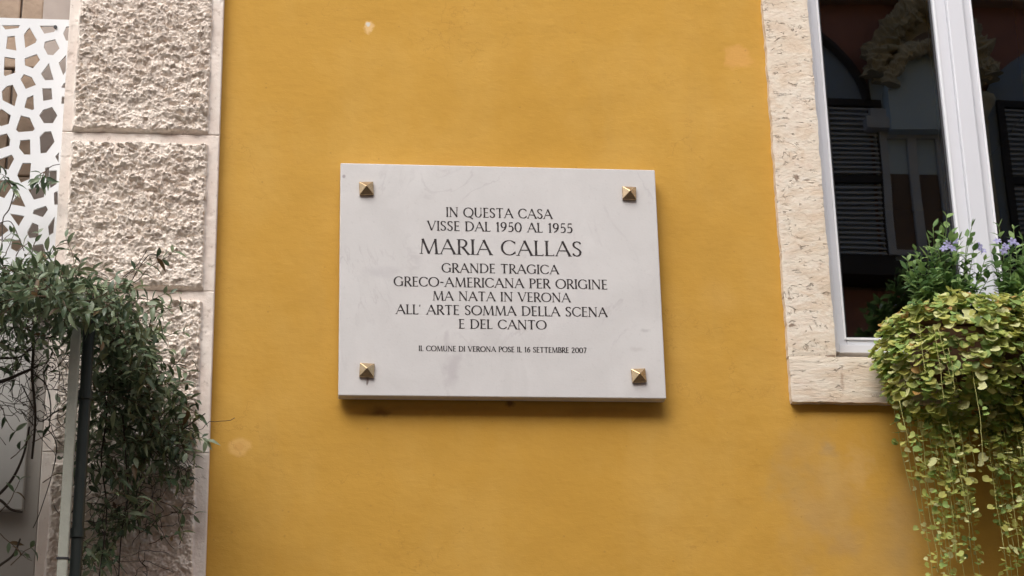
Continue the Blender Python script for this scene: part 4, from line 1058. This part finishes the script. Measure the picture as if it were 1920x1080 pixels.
# --- upright flowering plants in the box
rnd = random.Random(9)
UT = []
for (l, w_, f, c_) in ((.028, .016, .25, .2), (.024, .015, .4, .4), (.032, .015, .15, .0)):
    for mi in range(3): UT.append(leaf_lance(l, w_, mi, f, c_))
def bush(label, stems_, flowers, x0p):
    base = P(x0p, 560, .12); pl = Plant('flowering_plant', label, 'flowering plant', (base.x, base.y, bz + .17))
    sm = MB()
    extra = [(px + rnd.uniform(-16, 16), py + rnd.uniform(12, 55), dp + rnd.uniform(-.04, .05)) for (px, py, dp) in stems_]
    for (px, py, dp) in stems_ + extra:
        tip = P(px, py, dp); root_ = P(px * .55 + x0p * .45, 590, .12)
        n = 9; pts = []
        for i in range(n + 1):
            u = i / n; pts.append(root_.lerp(tip, u) + Vector((math.sin(u * 3 + px) * .006, math.cos(u * 2.5 + py) * .006, 0)))
        sm.tube(pts, [.0016 * (1 - .5 * i / n) for i in range(n + 1)], 5)
        for i in range(1, n + 1):
            d = (pts[i] - pts[i - 1]).normalized()
            for r_ in range(2):
                side = Vector((rnd.gauss(0, 1), rnd.gauss(-.3, .8), rnd.gauss(0, .25))).normalized()
                dd = side + d * (.6 if i < n else 1.4)
                pl.leaf(rnd.randrange(3) * 3 + pick([.45, .25 if i < n - 1 else .6, .3]), pts[i], dd, Vector((rnd.gauss(0, .3), -.5, 1)), rnd.uniform(.75, 1.25) * (1.0 if i < n else .75))
    pl.finish(UT, M_UPL, 300)
    part(sm, 'stem', M_STEMG, pl.root, smooth=True)
    for (px, py, dp) in flowers:
        f = MB(); c0 = P(px, py, dp); nrm = Vector((rnd.gauss(0, .35), -1, .25 + rnd.gauss(0, .25))).normalized(); a_ = nrm.orthogonal().normalized(); b_ = nrm.cross(a_); r_ = .0095
        for k in range(5):
            an = k * 2 * math.pi / 5 + .3
            e1 = a_ * math.cos(an) + b_ * math.sin(an); e2 = -a_ * math.sin(an) + b_ * math.cos(an)
            f.add([c0, c0 + e1 * r_ * .6 + e2 * r_ * .38 + nrm * .002, c0 + e1 * r_ * 1.15 + e2 * r_ * .25 + nrm * .001, c0 + e1 * r_ * 1.15 - e2 * r_ * .25 + nrm * .001, c0 + e1 * r_ * .6 - e2 * r_ * .38 + nrm * .002], [(0, 1, 2, 3, 4)])
        f.tube([c0, c0 - nrm * .012], [.0012, .0008], 5)
        part(f, 'flower', M_FLOWER, pl.root)
S1 = [(1775, 410, .14), (1755, 425, .12), (1740, 455, .12), (1715, 470, .12), (1705, 490, .14), (1760, 455, .16), (1800, 450, .1), (1785, 440, .15), (1730, 480, .16), (1745, 500, .18), (1825, 425, .14), (1830, 470, .15), (1840, 500, .12), (1810, 495, .1), (1710, 520, .16), (1725, 530, .2), (1770, 510, .18), (1795, 520, .2), (1765, 475, .1), (1722, 505, .1), (1750, 525, .1), (1815, 525, .16), (1700, 505, .1), (1780, 480, .12), (1738, 470, .2)]
bush('leafy green flowering plant with lilac blossoms rising before the white window mullion', S1, [(1776, 458, .16), (1786, 466, .17), (1770, 466, .18), (1842, 470, .14), (1836, 462, .15), (1790, 452, .15)], 1775)
S2 = [(1872, 425, .12), (1880, 470, .14), (1905, 430, .12), (1915, 450, .14), (1930, 440, .1), (1895, 475, .15), (1870, 500, .12), (1885, 510, .16), (1910, 490, .12), (1925, 480, .16), (1950, 450, .12), (1965, 470, .14), (1940, 510, .14), (1900, 525, .2), (1920, 530, .18), (1985, 480, .12), (1960, 520, .12)]
bush('second flowering plant, right of the white window mullion, with lilac blossoms', S2, [(1898, 453, .15), (1906, 457, .16), (1882, 470, .16), (1870, 452, .13), (1886, 462, .15), (1960, 462, .15)], 1915)

# ------------------------------------------------------------------ opposite house: what the window glass mirrors
GY = WALL + 0.0505
OY = -3.0
def Q(px, py, d=0.0):
    """point of the opposite facade whose mirror image shows at photo pixel px, py (d metres proud of it)"""
    v = FW + RT * ((px - 960) / FPX) - UP * ((py - 540) / FPX); v = v / v.y
    k = GY + (GY - OY) - d
    p = CAM + v * k
    return Vector((p.x, 2 * GY - p.y, p.z))
M_RED = simple('brick_red_render', (0.40, 0.20, 0.18), 0.85, 0.2, 3)
M_OGREY = simple('blue_grey_render', (0.28, 0.37, 0.52), 0.85, 0.12, 2)  # bluish sky light is put into this and the next render colour
M_OLIGHT = simple('light_blue_grey_render', (0.60, 0.76, 0.95), 0.85, 0.1, 2)
M_CARVE = simple('cream_carved_stone', (0.58, 0.53, 0.40), 0.8, 0.4, 9, bumpd=.012, bscale=30)
M_SHUT = simple('black_green_shutter', (0.045, 0.045, 0.055), 0.7, 0.2, 9)
M_OFRAME = simple('grey_frame_paint', (0.55, 0.60, 0.70), 0.6, 0.1, 9)
M_ODARK = simple('dark_brown_render', (0.20, 0.15, 0.13), 0.9, 0.3, 2)
M_CORN = simple('taupe_cornice_stone', (0.48, 0.39, 0.34), 0.8, 0.15, 6)
oh = thing('opposite_house', 'red house across the street with carved arch and shutters, mirrored in the window', 'house', (2, OY, 0))
zr0 = Q(1600, 495).z
zg = Q(1600, 660).z - .8
mb = MB(); mb.box(-14, 16, OY - .3, OY, 0, zg - .001); part(mb, 'ground_floor_wall', M_CORN, oh)  # unseen storey, made paler to bounce light onto the lower yellow wall
mb = MB(); mb.box(-14, 16, OY - .3, OY, zg, zr0); part(mb, 'lower_wall', M_ODARK, oh)
mb = MB(); mb.box(-14, 16, OY - .3, OY, zr0 + .001, Q(1700, 12).z); part(mb, 'wall', M_RED, oh)
mb = MB(); mb.box(-14, 16, OY - .3, OY + .12, Q(1700, 12).z + .001, Q(1700, 12).z + .12)
mb.box(-14, 16, OY - .3, OY + .2, Q(1700, 12).z + .121, Q(1700, 12).z + .35); part(mb, 'cornice', M_CORN, oh)
mb = MB(); mb.box(-14, 16, OY - .3, OY - .002, Q(1700, 12).z + .351, 8.9); part(mb, 'upper_wall', M_RED, oh)
def archshape(x0p, x1p, ytop, yspring, ybot, d, mat, name, ogee=0.5):
    a_ = Q(x0p, ybot, d); b_ = Q(x1p, ybot, d); zt = Q((x0p + x1p) / 2, ytop, d).z; zs_ = Q((x0p + x1p) / 2, yspring, d).z
    x0, x1 = sorted((a_.x, b_.x)); zb_ = a_.z; xc = (x0 + x1) / 2; n = 14
    pts = [(x0, zb_), (x1, zb_)]
    for i in range(n + 1):
        u = i / n; ang = u * math.pi / 2; pts.append((xc + (x1 - xc) * math.cos(ang) ** (1.0), zs_ + (zt - zs_) * (math.sin(ang) * (1 - ogee) + ogee * u ** 1.6)))
    for i in range(n - 1, -1, -1):
        u = i / n; ang = u * math.pi / 2; pts.append((xc - (xc - x0) * math.cos(ang), zs_ + (zt - zs_) * (math.sin(ang) * (1 - ogee) + ogee * u ** 1.6)))
    mb = MB(); y = OY + d; n = len(pts)
    vs = [(x, y, z) for x, z in pts] + [(x, OY, z) for x, z in pts]
    mb.add(vs, [tuple(range(n))] + [(i, n + i, n + (i + 1) % n, (i + 1) % n) for i in range(n)])
    part(mb, name, mat, oh); return pts, y
# grey blind arch with dark hood mould, left shutter
pts, y = archshape(1470, 1652, 62, 190, 494, .04, M_OGREY, 'blind_arch')
mb = MB(); mb.tube([(x, y + .02, z) for x, z in pts[2:]], .035, 6); part(mb, 'hood_mould', M_SHUT, oh)
def shutter(px0, px1, py0, py1, nsl, d=.07):
    a_ = Q(px0, py1, d); b_ = Q(px1, py0, d); x0, x1 = sorted((a_.x, b_.x)); z0, z1 = a_.z, Q(px0, py0, d).z
    mb = MB(); y = OY + d; f = .05
    for xx0, xx1 in ((x0, x0 + f), (x1 - f, x1)): mb.box(xx0, xx1, OY + .041, y, z0, z1)
    zm = z0 + (z1 - z0) * .5
    for zz0, zz1 in ((z0, z0 + f), (zm - f / 2, zm + f / 2), (z1 - f, z1)): mb.box(x0 + f + .001, x1 - f - .001, OY + .041, y, zz0, zz1)
    sh_ = part(mb, 'shutter', M_SHUT, oh)
    step = (z1 - z0 - 2 * f) / nsl
    for i in range(nsl):
        zc_ = z0 + f + step * (i + .5)
        if abs(zc_ - zm) < f * .8: continue
        s2 = MB(); s2.add([(x0 + f, OY + .045, zc_ + step * .3), (x1 - f, OY + .045, zc_ + step * .3), (x1 - f, y - .004, zc_ - step * .35), (x0 + f, y - .004, zc_ - step * .35),
                           (x0 + f, OY + .045, zc_ + step * .42), (x1 - f, OY + .045, zc_ + step * .42), (x1 - f, y - .002, zc_ - step * .22), (x0 + f, y - .002, zc_ - step * .22)],
                          [(0, 1, 2, 3), (7, 6, 5, 4), (3, 2, 6, 7), (0, 4, 5, 1), (0, 3, 7, 4), (1, 5, 6, 2)])
        part(s2, 'slat', M_OFRAME, sh_)
shutter(1562, 1652, 185, 490, 30)
# light arch with window and carved surround
pts2, y2 = archshape(1662, 1815, 60, 170, 494, .045, M_OLIGHT, 'arch_field', .35)
a_ = Q(1668, 480, .06); b_ = Q(1764, 250, .06); x0, x1 = sorted((a_.x, b_.x)); z0, z1 = a_.z, b_.z
mb = MB(); mb.box(x0 - .1, x1 + .1, OY + .046, OY + .15, z1, z1 + .08); mb.box(x0 - .05, x1 + .05, OY + .046, OY + .10, z1 + .081, z1 + .16)
part(mb, 'lintel', M_OFRAME, oh)
mb = MB(); f = .05
mb.box(x0, x0 + f, OY + .046, OY + .09, z0, z1 - .001); mb.box(x1 - f, x1, OY + .046, OY + .09, z0, z1 - .001); xm = x0 + (x1 - x0) * .5
mb.box(xm - f * .6, xm + f * .6, OY + .046, OY + .09, z0, z1 - .001)
zm = Q(1700, 328, .06).z
for xa, xb in ((x0 + f, xm - f * .6), (xm + f * .6, x1 - f)):
    mb.box(xa + .001, xb - .001, OY + .046, OY + .088, z1 - .05, z1 - .001); mb.box(xa + .001, xb - .001, OY + .046, OY + .088, z0, z0 + .04)
ow = part(mb, 'window_frame', M_OFRAME, oh)
for xa, xb in ((x0 + f, xm - f * .6), (xm + f * .6, x1 - f)):
    g = MB(); g.box(xa + .002, xb - .002, OY + .0462, OY + .055, zm, z1 - .052); part(g, 'blind', M_OLIGHT, ow)
    g = MB(); g.box(xa + .002, xb - .002, OY + .0462, OY + .055, z0 + .042, zm - .002); part(g, 'pane', M_ODARK, ow)
# carved band: lumpy leaves along the arch
def carved(pts, y, t0, t1, rad, name, seed):
    rr = random.Random(seed); n = len(pts); mb = MB()
    seg = pts[int(n * t0):int(n * t1) + 1]; path = []
    for i in range(len(seg) - 1):
        for k in range(10): path.append((seg[i][0] + (seg[i + 1][0] - seg[i][0]) * k / 10, seg[i][1] + (seg[i + 1][1] - seg[i][1]) * k / 10))
    P3 = [Vector((x, y + .05, z)) for x, z in path]
    mb.tube(P3, rad, 18)
    for i_, v_ in enumerate(mb.v):
        c_ = P3[min(len(P3) - 1, i_ // 18)]; q_ = Vector(v_); k_ = 1 + .5 * mnoise.noise(q_ * 7) + .75 * mnoise.noise(q_ * 16) + .6 * mnoise.noise(q_ * 34)
        mb.v[i_] = tuple(c_ + (q_ - c_) * k_)
    for i, p in enumerate(P3[::5]):
        d = Vector((rr.uniform(-1, 1), .6, rr.uniform(-.4, 1))).normalized(); q = p + d * rad * .8
        mb.tube([p, q, q + Vector((d.x * .6, .1, .7)).normalized() * rad * rr.uniform(.4, .9)], [rad * .36, rad * .28, rad * .06], 5)
    part(mb, name, M_CARVE, oh, smooth=False)
ptsC, yC = archshape(1640, 1850, 8, 150, 152, .10, M_CARVE, 'carved_tympanum', .45)
carved(ptsC, OY + .1, .07, .97, .085, 'carved_arch', 5)
pD, yD = archshape(1668, 1822, 60, 168, 172, .16, M_ODARK, 'arch_recess', .3)
pE, yE = archshape(1672, 1815, 95, 175, 240, .18, M_OLIGHT, 'inner_arch_field', .2)
carved(pE, OY + .18, .08, .95, .045, 'inner_moulding', 8)
# right-hand column and next shutter
for px in (1862,):
    a_ = Q(px, 494, .1); b_ = Q(px, 240, .1); mb = MB(); mb.tube([(a_.x, OY + .12, a_.z), (a_.x, OY + .12, b_.z)], .07, 14)
    mb.tube([(a_.x, OY + .12, b_.z + .001), (a_.x, OY + .12, b_.z + .05), (a_.x, OY + .12, b_.z + .16), (a_.x, OY + .12, b_.z + .2)], [.08, .07, .13, .14], 12); part(mb, 'column', M_CARVE, oh, smooth=True)
archshape(1885, 2060, 100, 190, 494, .04, M_OGREY, 'blind_arch')
shutter(1905, 2040, 190, 490, 30)
# balcony ledge and reddish lower storey
mb = MB(); q0 = Q(1600, 512, .0).z; mb.box(-14, 16, OY + .001, OY + .25, q0 - .10, q0); part(mb, 'ledge', M_SHUT, oh)
mb = MB(); mb.box(-14, 16, OY + .001, OY + .02, Q(1600, 640).z - .8, Q(1600, 545).z); part(mb, 'red_band', M_RED, oh)
